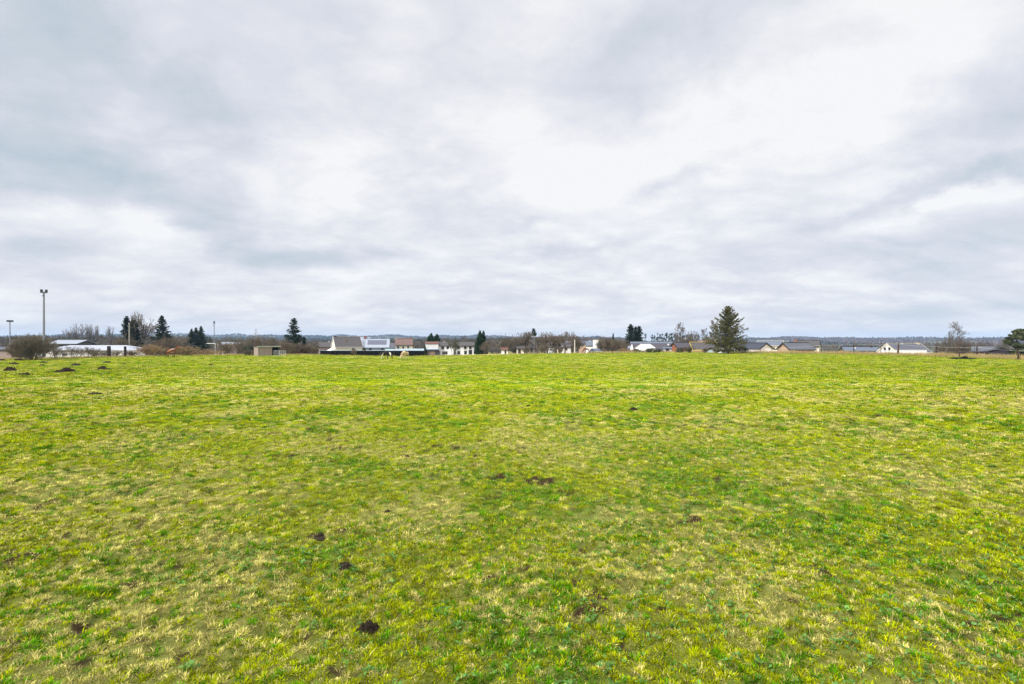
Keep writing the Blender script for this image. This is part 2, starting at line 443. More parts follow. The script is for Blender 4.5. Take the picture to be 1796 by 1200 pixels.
# ------------------------------------------------------------------ grass
def blades(n_keep, x, y, length, width, lean, azi, col, seg2, lift=None):
    """triangular or two-piece bent blades at (x,y)"""
    n = len(x)
    z = H(x, y) - .004
    if lift is not None: z = z + lift
    dx, dy = np.cos(azi), np.sin(azi)                       # lean direction
    fa = azi + np.pi / 2 + rng.uniform(-.9, .9, n)
    wx, wy = np.cos(fa) * width / 2, np.sin(fa) * width / 2
    base = np.stack([x, y, z], -1); W = np.stack([wx, wy, np.zeros(n)], -1)
    hz = np.cos(lean) * length; hx = np.sin(lean) * length
    tip = base + np.stack([dx * hx, dy * hx, hz], -1)
    if not seg2:
        V = np.stack([base - W, base + W, tip], 1).reshape(-1, 3)
        k = 3; cn = np.full(n, 3); fi = np.arange(3 * n)
    else:
        mid = base + np.stack([dx * hx * .34, dy * hx * .34, hz * .62], -1)
        V = np.stack([base - W, base + W, mid - W * .8, mid + W * .8, tip], 1).reshape(-1, 3)
        k = 5; o = np.arange(n)[:, None] * 5
        fi = np.concatenate([o + 0, o + 1, o + 3, o + 2, o + 2, o + 3, o + 4], 1).ravel()
        cn = np.tile([4, 3], n)
    return V, fi, cn, np.repeat(col, k, 0)
def scatter(Dmin, Dmax, dens, power, d0):
    """spots over the field, density dens per m2 at d0 falling with distance**power"""
    Dg = np.linspace(Dmin, Dmax, 4000)
    rho = dens * np.minimum(1, (d0 / Dg) ** power) * 2.5 * (Dg + .6)
    cum = np.concatenate([[0], np.cumsum((rho[1:] + rho[:-1]) / 2 * np.diff(Dg))])
    n = int(cum[-1]); y = np.interp(rng.uniform(0, cum[-1], n), cum, Dg)
    x = rng.uniform(-1.25, 1.25, n) * (y + .6)
    px, D, _ = polar(x, y)
    k = D < edge_depth(px) + .5
    return x[k], y[k]
def hash01(a, b_, seed):
    n = (a * 374761393 + b_ * 668265263 + seed * 974711) & 0xFFFFFFFF
    n = ((n ^ (n >> 13)) * 1274126177) & 0xFFFFFFFF
    return ((n ^ (n >> 16)) & 0xFFFF) / 65535.0
def clumps(x, y, cell):
    """nearest tuft of a jittered grid: distance (in cells) and the tuft's own indices and centre"""
    gx = np.floor(x / cell).astype(np.int64); gy = np.floor(y / cell).astype(np.int64)
    best = np.full(len(x), 9.0); bi = gx.copy(); bj = gy.copy(); cx = x.copy(); cy = y.copy()
    for di in (-1, 0, 1):
        for dj in (-1, 0, 1):
            i, j = gx + di, gy + dj
            px = (i + .15 + .7 * hash01(i, j, 1)) * cell; py = (j + .15 + .7 * hash01(i, j, 2)) * cell
            d = np.hypot(x - px, y - py) / cell
            k = d < best
            best = np.where(k, d, best); bi = np.where(k, i, bi); bj = np.where(k, j, bj); cx = np.where(k, px, cx); cy = np.where(k, py, cy)
    return best, bi, bj, cx, cy
LIT = np.array((.17, .12, .075))
def make_grass():
    Vs, Fs, Cs, Ks = [], [], [], []; off = 0
    for (D0, D1, dens, pw, d0, seg2, cell) in ((1.2, 4.5, 44000, 1.2, 3.0, True, .036), (4.5, 9, 33000, 1.7, 4.5, False, .062), (9, 20, 10500, 1.9, 9, False, .15),
                                               (20, 45, 1100, 1.9, 20, False, .32), (45, 125, 220, 1.8, 45, False, .75)):
        x, y = scatter(D0, D1, dens, pw, d0)
        d, bi, bj, cx, cy = clumps(x, y, cell)
        h1, h2, h3, h4 = (hash01(bi, bj, s) for s in (11, 12, 13, 14))
        st, lu, so, wd = field_mix(cx, cy)
        n = len(x)
        # each tuft is one kind: straw, lush green, brown litter or plain sward
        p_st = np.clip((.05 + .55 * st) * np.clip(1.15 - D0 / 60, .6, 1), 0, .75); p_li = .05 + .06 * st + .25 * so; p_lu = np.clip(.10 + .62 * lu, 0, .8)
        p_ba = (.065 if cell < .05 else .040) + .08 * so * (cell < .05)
        kind = np.where(h1 > 1 - p_ba, 4, np.where(h1 < p_st, 1, np.where(h1 < p_st + p_li, 2, np.where(h2 < p_lu, 3, 0))))
        height = .45 + 1.05 * h3; height = np.where(kind == 2, .35, height); height = np.where(kind == 3, height * 1.2, height)
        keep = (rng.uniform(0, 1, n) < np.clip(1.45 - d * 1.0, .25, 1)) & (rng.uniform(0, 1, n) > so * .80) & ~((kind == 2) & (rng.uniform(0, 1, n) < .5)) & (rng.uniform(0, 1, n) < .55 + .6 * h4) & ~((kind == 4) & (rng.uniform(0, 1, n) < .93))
        x, y, d, kind, height, h4, h2, st, cx, cy = (q[keep] for q in (x, y, d, kind, height, h4, h2, st, cx, cy)); n = len(x)
        u = rng.uniform(0, 1, n)
        c = np.where((kind == 1)[:, None], ST, np.where((kind == 2)[:, None], LIT, np.where((kind == 3)[:, None], GR, YG)))
        c = np.where(((u < .06) & (kind != 1))[:, None], YE, c)                         # stray yellow and straw blades everywhere
        c = np.where((u > .90)[:, None], ST * .85, c); c = np.where(((u > .25) & (u < .42) & (kind == 1))[:, None], YG, c)
        c = c * (.48 + .92 * h4)[:, None] * rng.uniform(.58, 1.45, n)[:, None]
        dd = np.hypot(x, y); isst = kind == 1
        c = c * (1 - .16 * np.clip((dd - 14) / 25, 0, 1))[:, None]      # blade colour darkened gradually with distance
        ln = rng.uniform(.012, .032, n) * height * np.clip(.85 + dd / 34, .9, 2.2)
        wdt = rng.uniform(.0034, .0066, n) * np.maximum(1, dd / 4.4) * np.where(isst, .85, 1)
        lean = np.clip(np.abs(rng.normal(.70, .35, n)) + .45 * d, .05, 1.5)
        out = np.arctan2(y - cy, x - cx)
        az = np.where(rng.uniform(0, 1, n) < .7, out + rng.normal(0, .6, n), rng.uniform(0, 6.283, n))
        V, fi, cn, cc = blades(n, x, y, ln, wdt, lean, az, c, seg2)
        Vs.append(V); Fs.append(fi + off); Ks.append(cn); Cs.append(cc); off += len(V)
    # straw tussocks: fans of long pale blades
    tx, ty = scatter(1.6, 30, 1.5, 1.2, 6)
    st = field_mix(tx, ty)[0]; k = rng.uniform(0, 1, len(tx)) < .12 + st; tx, ty = tx[k], ty[k]
    m = 34; x = np.repeat(tx, m) + rng.normal(0, .045, len(tx) * m); y = np.repeat(ty, m) + rng.normal(0, .045, len(tx) * m); n = len(x)
    dd = np.hypot(x, y)
    c = ST * rng.uniform(.65, 1.25, n)[:, None] + np.where(rng.uniform(0, 1, n)[:, None] < .3, np.array((-.16, -.02, -.08)), 0)
    V, fi, cn, cc = blades(n, x, y, rng.uniform(.03, .11, n), rng.uniform(.0026, .0042, n) * np.maximum(1, dd / 5.5), np.clip(rng.normal(1.1, .32, n), .2, 1.52),
                           rng.uniform(0, 6.28, n), np.clip(c, .01, 1), True)
    Vs.append(V); Fs.append(fi + off); Ks.append(cn); Cs.append(cc); off += len(V)
    # small lush green tufts
    tx, ty = scatter(1.6, 45, 3.2, 1.3, 6)
    lu = field_mix(tx, ty)[1]; k = rng.uniform(0, 1, len(tx)) < .08 + .8 * lu; tx, ty = tx[k], ty[k]
    m = 24; x = np.repeat(tx, m) + rng.normal(0, .05, len(tx) * m); y = np.repeat(ty, m) + rng.normal(0, .05, len(tx) * m); n = len(x)
    dd = np.hypot(x, y)
    c = (GR * .9) * rng.uniform(.6, 1.35, n)[:, None]
    V, fi, cn, cc = blades(n, x, y, rng.uniform(.025, .065, n), rng.uniform(.0034, .0055, n) * np.maximum(1, dd / 5.5), np.clip(rng.normal(.6, .3, n), .05, 1.4),
                           rng.uniform(0, 6.28, n), c, True)
    Vs.append(V); Fs.append(fi + off); Ks.append(cn); Cs.append(cc); off += len(V)
    me = npmesh('grass', np.concatenate(Vs), np.concatenate(Fs), np.concatenate(Ks), np.concatenate(Cs))
    o = link('grass', me, None, M_grass)
    tag(o, 'short yellow green pasture grass mixed with pale straw', 'grass', kind='stuff')
make_grass()

def make_weeds():
    """broad low leaves in rosettes among the grass"""
    tx, ty = scatter(1.7, 13, 75, 1.5, 3.5)
    wd = field_mix(tx, ty)[3]; k = rng.uniform(0, 1, len(tx)) < .05 + .85 * wd; tx, ty = tx[k], ty[k]
    m = 8; T = len(tx)
    a = (np.arange(m)[None, :] * 6.283 / m * 1.6 + rng.uniform(0, 6.28, (T, 1)) + rng.normal(0, .3, (T, m))).ravel()
    x0 = np.repeat(tx, m) + rng.normal(0, .012, T * m); y0 = np.repeat(ty, m) + rng.normal(0, .012, T * m); n = len(x0)
    z0 = H(x0, y0) + rng.uniform(.008, .03, n)
    L = rng.uniform(.014, .034, n) * np.repeat(rng.uniform(.7, 1.25, T), m); W = L * rng.uniform(.42, .7, n); up = rng.uniform(.05, .75, n)
    d = np.stack([np.cos(a) * np.cos(up), np.sin(a) * np.cos(up), np.sin(up)], -1); p = np.stack([-np.sin(a), np.cos(a), rng.normal(0, .25, n)], -1)
    b = np.stack([x0, y0, z0], -1)
    P = [b + d * (L * .12)[:, None], b + d * (L * .55)[:, None] - p * (W / 2)[:, None], b + d * L[:, None] * np.array((1, 1, .8)), b + d * (L * .55)[:, None] + p * (W / 2)[:, None]]
    V = np.stack(P, 1).reshape(-1, 3)
    c = WD * rng.uniform(.5, 1.6, n)[:, None] + np.where(rng.uniform(0, 1, n)[:, None] < .25, np.array((.03, .05, .012)), 0)
    me = npmesh('weeds', V, np.arange(4 * n), np.full(n, 4), np.repeat(c, 4, 0))
    tag(link('weeds', me, None, M_grass), 'low broad blue green weed leaves between the nearest grass', 'weeds', kind='stuff')
make_weeds()

def make_dry_strip():
    """uncut dry grass along the far rim of the pasture"""
    n = 60000
    px = np.concatenate([rng.uniform(1190, 1980, 40000), rng.uniform(-60, 560, 13000), rng.uniform(1030, 1200, 7000)])
    De = edge_depth(px); s = rng.uniform(.1, 6, n) * rng.uniform(0.05, 1, n)
    y = De + s; x = (px - 898) / F * y
    cl = .45 + 1.1 * fbm(x * .8, y * .8, 77, 3)
    ln = rng.uniform(.22, .75, n) * np.where(px < 600, .6, 1) * np.where(px > 1300, 1.15, .8) * cl
    c = DRY * rng.uniform(.6, 1.25, n)[:, None] + np.where(rng.uniform(0, 1, n)[:, None] < .15, np.array((-.2, -.08, -.12)), 0)
    # ragged tufts all along the rim, half of them still green
    m = 26000; px2 = rng.uniform(-80, 1900, m); De2 = edge_depth(px2); y2 = De2 + rng.uniform(-2.2, 1.6, m); x2 = (px2 - 898) / F * y2
    k2 = fbm(x2 * .7, y2 * .25, 79, 3) > .47; x2, y2 = x2[k2], y2[k2]; m = len(x2)
    ln = np.concatenate([ln, rng.uniform(.06, .30, m) * (.3 + 1.3 * fbm(x2 * .9, y2 * .5, 78, 3))]); x = np.concatenate([x, x2]); y = np.concatenate([y, y2])
    c = np.concatenate([c, np.where(rng.uniform(0, 1, m)[:, None] < .5, YG * .8, DRY * .8) * rng.uniform(.6, 1.2, m)[:, None]]); n = len(x)
    V, fi, cn, cc = blades(n, x, y, ln, rng.uniform(.03, .06, n), np.abs(rng.normal(.2, .25, n)), rng.uniform(0, 6.28, n), np.clip(c, .002, 1), False)
    me = npmesh('dry_grass', V, fi, cn, cc)
    tag(link('dry_grass', me, None, M_grass), 'strip of tall dry straw grass along the far rim of the pasture', 'grass', kind='stuff')
make_dry_strip()

# ------------------------------------------------------------------ far woods
def fuzz(ctr, rad, k, size, col, thin=.5):
    """k random small quads round each centre (ctr (n,3), rad (n,3)), colour per centre"""
    n = len(ctr); T = n * k
    u = rng.normal(0, 1, (T, 3)); u /= np.linalg.norm(u, axis=1)[:, None]; u *= rng.uniform(.25, 1, T)[:, None] ** .6
    p = np.repeat(ctr, k, 0) + u * np.repeat(rad, k, 0)
    sz = np.repeat(size, k) * rng.uniform(.5, 1.2, T)
    a = rng.normal(0, 1, (T, 3)); a[:, 2] = np.abs(a[:, 2]) + .5; a /= np.linalg.norm(a, axis=1)[:, None]
    b = np.cross(a, rng.normal(0, 1, (T, 3))); b /= np.linalg.norm(b, axis=1)[:, None] + 1e-9
    A = a * sz[:, None] * .5; B = b * (sz * thin)[:, None] * .5
    V = np.stack([p - A - B, p + A - B, p + A + B, p - A + B], 1).reshape(-1, 3)
    c = np.repeat(np.repeat(col, k, 0) * rng.uniform(.7, 1.3, T)[:, None], 4, 0)
    return V, c
def stuff_quads(name, parts, label, cat):
    V = np.concatenate([p[0] for p in parts]); c = np.concatenate([p[1] for p in parts]); n = len(V) // 4
    me = npmesh(name, V, np.arange(4 * n), np.full(n, 4), c)
    tag(link(name, me, None, M_wood_stuff), label, cat, kind='stuff')
def make_far_woods():
    n = 34000
    th = rng.uniform(-R(60), R(60), n); D = 620 + 2450 * rng.uniform(0, 1, n) ** .8
    y = D; x = D * np.tan(th)
    ok = fbm(x / 260., y / 260., 81, 4) < .535
    ok |= rng.uniform(0, 1, n) < .06
    pw = 898 + F * x / y; ok &= ~((pw > 1112) & (pw < 1258))
    x, y, D = x[ok], y[ok], D[ok]; n = len(x)
    con = fbm(x / 300., y / 300., 87, 3) > np.where(D > 2500, .46, .55)
    h = rng.uniform(6.5, 10, n) * np.where(con, 1.15, 1)
    bare = np.array((.105, .080, .078)); fir = np.array((.018, .034, .026))
    col = np.where(con[:, None], fir, bare)
    z = H(x, y, False)
    ctr = np.stack([x, y, z + h * .5], -1); rad = np.stack([h * .38, h * .38, h * .5], -1)
    stuff_quads('woodland', [fuzz(ctr, rad, 11, h * .42, col, .6)], 'bluish brown woods covering the hills along the horizon', 'woodland')
make_far_woods()
def make_mid_woods():
    n = 2600
    px = np.concatenate([rng.uniform(-260, 330, 1500), rng.uniform(330, 1010, 900), rng.uniform(1010, 2000, 200)]); n = len(px)
    D = rng.uniform(230, 560, n); y = D; x = (px - 898) / F * D
    top = np.interp(px, [-260, 0, 300, 420, 560, 700, 1000, 1090, 1115, 1260, 2000], [592, 592, 591, 594, 597, 596, 591, 593, 602, 602, 600]) + rng.normal(0, 2.2, n) + 2
    zt = EYE + (600 - top) * D / F; z = H(x, y, False)
    h = zt - z; k = (h > 2.5) & (h < 17); x, y, z, h, px = x[k], y[k], z[k], h[k], px[k]; n = len(x)
    ctr = np.stack([x, y, z + h * .55], -1); rad = np.stack([np.maximum(h * .38, 2.2), np.maximum(h * .38, 2.2), h * .48], -1)
    mixc = rng.uniform(0, 1, n)[:, None]
    col = np.array((.095, .080, .058)) * mixc + np.array((.125, .112, .10)) * (1 - mixc)
    g = rng.uniform(0, 1, n)[:, None] < .12; col = np.where(g, np.array((.04, .05, .028)), col)
    stuff_quads('bare_woodland', [fuzz(ctr, rad, 130, h * .20, col, .10)], 'leafless brown woods in the shallow valley behind the village', 'woodland')
make_mid_woods()
# ------------------------------------------------------------------ trees
def tubes_np(P0, P1, R0, R1, n=3):
    P0, P1 = np.array(P0, float), np.array(P1, float); R0, R1 = np.array(R0)[:, None], np.array(R1)[:, None]
    t = P1 - P0; t /= np.linalg.norm(t, axis=1)[:, None] + 1e-9
    up = np.where(np.abs(t[:, 2:3]) < .9, np.array((0, 0, 1.)), np.array((1., 0, 0)))
    u = np.cross(t, up); u /= np.linalg.norm(u, axis=1)[:, None]; w = np.cross(u, t)
    ring = []
    for P, Rr in ((P0, R0), (P1, R1)):
        for j in range(n):
            a = 2 * math.pi * j / n; ring.append(P + (u * math.cos(a) + w * math.sin(a)) * Rr)
    V = np.stack(ring, 1).reshape(-1, 3); k = len(P0); o = np.arange(k)[:, None] * (2 * n)
    F = np.concatenate([np.concatenate([o + j, o + (j + 1) % n, o + n + (j + 1) % n, o + n + j], 1) for j in range(n)], 1).ravel()
    return V, F, np.full(k * n, 4)
def rot_about(v, axis, a):
    axis = axis / np.linalg.norm(axis)
    return v * math.cos(a) + np.cross(axis, v) * math.sin(a) + axis * np.dot(axis, v) * (1 - math.cos(a))

def branch_segments(rd, start, direc, length, rad, levels, spread, up, kids=(2, 3), shrink=(.66, .82)):
    segs = []
    def grow(p, d, L, r, lv):
        n = 3 if lv > 1 else 2
        q = p; dd = d
        for i in range(n):
            dd = dd + np.array([rd.gauss(0, .13), rd.gauss(0, .13), rd.gauss(0, .10) + up * .10]); dd /= np.linalg.norm(dd)
            q2 = q + dd * L / n; ra = r * (1 - .35 * i / n); rb = r * (1 - .35 * (i + 1) / n)
            segs.append((q, q2, ra, rb, lv)); q = q2
            if lv > 0 and i < n - 1 and rd.random() < .55: child(q, dd, L * .62, rb * .5, lv - 1)
        if lv > 0:
            for _ in range(rd.choice(kids)): child(q, dd, L * rd.uniform(*shrink), r * .55, lv - 1)
    def child(p, d, L, r, lv):
        ax = np.cross(d, np.array([rd.gauss(0, 1), rd.gauss(0, 1), rd.gauss(0, 1)]))
        nd = rot_about(d, ax, rd.uniform(.35, 1.0) * spread)
        grow(p, nd, L, r, lv)
    grow(np.array(start, float), np.array(direc, float), length, rad, levels)
    return segs
def emit_tree(root, segs, h, w, mt, mc, trunk_lv, twig_r):
    S0 = np.array([s[0] for s in segs]); S1 = np.array([s[1] for s in segs])
    r0 = np.array([s[2] for s in segs]); r1 = np.array([s[3] for s in segs]); lv = np.array([s[4] for s in segs])
    top = np.percentile(S1[:, 2], 99.6); ext = np.percentile(np.abs(S1[:, :2]), 97)
    sc = np.array((w / 2 / max(ext, .01), w / 2 / max(ext, .01), h / top))
    S0 = S0 * sc; S1 = S1 * sc; k = h / top
    r0 = np.maximum(r0 * k, twig_r); r1 = np.maximum(r1 * k, twig_r * .8)
    low = lv >= trunk_lv
    for nm, msk, m, nn in (('trunk', low, mt, 6), ('crown', ~low, mc, 3)):
        if msk.any():
            V, Fi, cn = tubes_np(S0[msk], S1[msk], r0[msk], r1[msk], nn)
            link(nm, npmesh(nm, V, Fi, cn, smooth=True), root, m)
def bare_tree(label, px, ytop, D, wpx, seed, form='round', mt=None, mc=None, twig=.022, group='leafless trees', levels=5, cat='tree', name='bare_tree'):
    x = X_(px, D); z = Hs(x, D) - .1; h = Z_(ytop, D) - z; w = wpx * D / F
    root = thing(name, label, cat, (x, D, z), 0, group)
    rd = random.Random(seed); segs = []
    if form == 'vase':
        for i in range(7):
            a = i * .9 + rd.random(); segs += branch_segments(rd, (0, 0, .5), (math.cos(a) * .28, math.sin(a) * .28, 1), 3.2, .10, 4, .55, .8)
        segs.append((np.zeros(3), np.array((0, 0, .6)), .25, .2, 9))
    elif form == 'tall':
        q = np.zeros(3)
        for i in range(9):
            q2 = q + np.array((rd.gauss(0, .06), rd.gauss(0, .06), 1.0)); segs.append((q, q2, .2 - .02 * i, .18 - .02 * i, 9)); q = q2
            if i >= 2:
                for j in range(4):
                    a = rd.uniform(0, 6.28); segs += branch_segments(rd, q, (math.cos(a), math.sin(a), .7), 1.5 * (1 - .05 * i), .05, 3, .7, .6)
    else:
        segs.append((np.zeros(3), np.array((0, 0, 1.1)), .22, .18, 9)); segs.append((np.array((0, 0, 1.1)), np.array((.05, 0, 1.9)), .18, .16, 9))
        for i in range(6):
            a = i * 1.05 + rd.random() * .6; el_ = rd.uniform(.5, 1.5)
            segs += branch_segments(rd, (0, 0, rd.uniform(1.1, 1.9)), (math.cos(a), math.sin(a), el_), 1.5, .10, levels - 1, .8, .35)
    emit_tree(root, segs, h, w, mt or M_bark, mc or M_twig, 4 if form == 'round' else 4, twig)
    return root
def shrub(label, px, ytop, D, wpx, seed, m=None, twig=.02, group='leafless shrubs', stems=16, leaf=None, nleaf=0, lsize=.16, cat='shrub', name='shrub'):
    x = X_(px, D); z = Hs(x, D) - .05; h = max(Z_(ytop, D) - z, .5); w = wpx * D / F
    root = thing(name, label, cat, (x, D, z), 0, group)
    rd = random.Random(seed); segs = []
    for i in range(stems):
        a = rd.uniform(0, 6.28); rr = rd.uniform(0, .9)
        segs += branch_segments(rd, (rr * math.cos(a), rr * math.sin(a), 0), (math.cos(a) * rr * .9, math.sin(a) * rr * .9, 1), rd.uniform(.8, 1.3), .05, 3, .75, .45)
    S0 = np.array([s[0] for s in segs]); S1 = np.array([s[1] for s in segs]); lv = np.array([s[4] for s in segs])
    top = np.percentile(S1[:, 2], 99); ext = np.percentile(np.abs(S1[:, :2]), 96); sc = np.array((w / 2 / ext, w / 2 / ext, h / top))
    S0 *= sc; S1 *= sc
    for nm, msk, r in (('stem', lv >= 2, twig * 1.8), ('crown', lv < 2, twig)):
        V, Fi, cn = tubes_np(S0[msk], S1[msk], np.full(msk.sum(), r), np.full(msk.sum(), r * .7), 3)
        if nm == 'crown' and nleaf:
            pass
        link(nm, npmesh(nm, V, Fi, cn), root, m or M_twig)
    if nleaf:
        c = S1[lv < 2]; idx = np.array([rd.randrange(len(c)) for _ in range(nleaf)]); c = c[idx]
        V, _ = fuzz(c, np.full((nleaf, 3), lsize * 1.5), 2, np.full(nleaf, lsize), np.ones((nleaf, 3)), .6)
        link('foliage', npmesh('foliage', V, np.arange(len(V)), np.full(len(V) // 4, 4)), root, leaf or M_greenleaf)
    return root
def conifer(label, px, ytop, D, wpx, seed, m=None, dens=1.0, sparse=0.0, shape=.85, droop=.25, base=.06, mt=None, group='conifers', stand=0.0, name='conifer', leaf=1.0, upturn=.25, two=0):
    """trunk with whorls of limbs, each limb carrying sprays of needles"""
    x = X_(px, D); z = Hs(x, D) - .1; h = Z_(ytop, D) - z; w = wpx * D / F
    root = thing(name, label, 'tree', (x, D, z), 0, group)
    g = np.random.default_rng(seed)
    t = MB(); t.tube([(0, 0, 0), (0, 0, h * .4), (0, 0, h * .99)], [max(.10, h * .022), h * .013, .02], 7)
    P0, P1, r0, r1, cen, dirs, siz = [], [], [], [], [], [], []
    zz_ = base * h
    while zz_ < h * .985:
        f = (zz_ - base * h) / (h * (1 - base))
        L0 = w / 2 * ((1 - f) ** shape) * (1.0 if f > .12 else .75 + 2 * f)
        nb = int(g.integers(5, 8)) if f < .9 else 4
        a0 = g.uniform(0, 6.28)
        for b in range(nb):
            if g.uniform() < sparse: continue
            L = L0 * g.uniform(.58, 1.20) + .06; a = a0 + b * 6.283 / nb + g.normal(0, .25)
            rise = (-droop + (droop + upturn + .25) * f + g.normal(0, .08))
            d = np.array((math.cos(a), math.sin(a), rise)); d /= np.linalg.norm(d)
            p0 = np.array((0, 0, zz_ + g.normal(0, .03 * h / 10))); p1 = p0 + d * L * .5; p2 = p1 + (d + np.array((0, 0, upturn * .6))) * L * .5
            P0 += [p0, p1]; P1 += [p1, p2]; rr = max(.012, .018 * L); r0 += [rr, rr * .65]; r1 += [rr * .65, .006]
            k = max(4, int(dens * (8 + 15 * L)))
            s = g.uniform(.10, 1.03, k); pt = np.where(s[:, None] < .5, p0 + (p1 - p0) * (s * 2)[:, None], p1 + (p2 - p1) * (s * 2 - 1)[:, None])
            lat = np.array((-math.sin(a), math.cos(a), 0)); wd_ = .26 * L * (1.12 - s) + .05
            pt = pt + lat * (g.normal(0, .55, k) * wd_)[:, None] + np.array((0, 0, 1.)) * (-np.abs(g.normal(0, .10 * L * .6 + .04, k)))[:, None]
            cen.append(pt)
            dv = d + lat * g.normal(0, .7, k)[:, None] + np.array((0, 0, 1.)) * g.normal(-.25, .3, k)[:, None]
            dirs.append(dv / np.linalg.norm(dv, axis=1)[:, None]); siz.append(g.uniform(.14, .34, k) * leaf * (.65 + .07 * L))
        zz_ += h * g.uniform(.022, .036) * (1.0 if f < .8 else .7)
    V, Fi, cn = tubes_np(P0, P1, r0, r1, 4)
    tm = bpy.data.meshes.new('trunk')
    t.v += [tuple(v) for v in V]; b0 = len(t.v) - len(V); t.f += [tuple(int(q) + b0 for q in f) for f in Fi.reshape(-1, 4)]
    t.build('trunk', mt or M_bark, root)
    c = np.concatenate(cen); dv = np.concatenate(dirs); s = np.concatenate(siz); n = len(c)
    side = np.cross(dv, g.normal(0, 1, (n, 3))); side /= np.linalg.norm(side, axis=1)[:, None]
    A = dv * s[:, None]; B = side * (s * .33)[:, None]
    Vq = np.stack([c - A, c - A * .1 + B, c + A, c - A * .1 - B], 1).reshape(-1, 3)
    link('crown', npmesh('crown', Vq, np.arange(4 * n), np.full(n, 4)), root, m or M_conif)
    return root
def dense_evergreen(label, px, ytop, D, wpx, seed, m=None, shape=.8, group='clipped evergreens', name='evergreen', n=2600):
    """narrow dense evergreen: upright sprays packed round a cone"""
    x = X_(px, D); z = Hs(x, D) - .1; h = Z_(ytop, D) - z; w = wpx * D / F
    root = thing(name, label, 'tree', (x, D, z), 0, group)
    g = np.random.default_rng(seed)
    t = MB(); t.tube([(0, 0, 0), (0, 0, h * .9)], [.14, .03], 6); t.build('trunk', M_bark, root)
    f = 1 - np.sqrt(g.uniform(0, 1, n)); f = np.clip(f, 0, .985)
    a = g.uniform(0, 6.283, n); lump = 1 + .22 * np.sin(a * 3 + f * 9 + seed) + .14 * np.sin(a * 7 + f * 23)
    prof = np.minimum(1, (f + .12) * 5) * (1 - f) ** shape
    r = w / 2 * prof * lump * g.uniform(.55, 1.08, n)
    c = np.stack([r * np.cos(a), r * np.sin(a), f * h * .96 + .1], -1)
    dv = np.stack([np.cos(a) * .35, np.sin(a) * .35, np.full(n, 1.)], -1) + g.normal(0, .3, (n, 3)); dv /= np.linalg.norm(dv, axis=1)[:, None]
    s = g.uniform(.15, .42, n) * (.6 + .05 * h)
    side = np.cross(dv, g.normal(0, 1, (n, 3))); side /= np.linalg.norm(side, axis=1)[:, None]
    A = dv * s[:, None]; B = side * (s * .38)[:, None]
    V = np.stack([c - A, c + B, c + A, c - B], 1).reshape(-1, 3)
    link('crown', npmesh('crown', V, np.arange(4 * n), np.full(n, 4)), root, m or M_thuja)
    return root
def pine(label, px, ytop, D, wpx, seed, crown_from=.55, group='tall pines on the rise', m=None, k=420, name='pine_tree'):
    """bare stem with a clumped crown high up"""
    x = X_(px, D); z = Hs(x, D) - .1; h = Z_(ytop, D) - z; w = wpx * D / F
    root = thing(name, label, 'tree', (x, D, z), 0, group)
    g = np.random.default_rng(seed); t = MB()
    t.tube([(0, 0, 0), (g.normal(0, .15), 0, h * .5), (0, 0, h * .96)], [h * .014 + .05, h * .011 + .04, .04], 6)
    cl = []
    ncl = 11 if k < 1000 else 34
    for i in range(ncl):
        f = g.uniform(crown_from, .97); a = g.uniform(0, 6.28); rr = w / 2 * (1 - ((f - crown_from) / (1.02 - crown_from)) ** 2 * .75) * g.uniform(.2, .85)
        p = np.array((rr * math.cos(a), rr * math.sin(a), f * h)); cl.append(p); t.tube([(0, 0, (f - .05) * h), tuple(p)], [.06, .02], 4)
    t.build('trunk', M_bark, root)
    cl = np.array(cl); rad = np.tile(np.array((w * .22, w * .22, h * .055)), (len(cl), 1)) * (1 if ncl == 11 else .62)
    V, _ = fuzz(cl, rad, k // ncl, np.full(len(cl), max(.35, w * (.16 if ncl == 11 else .09))), np.ones((len(cl), 3)), .5)
    link('crown', npmesh('crown', V, np.arange(len(V)), np.full(len(V) // 4, 4)), root, m or M_conif)
    return root

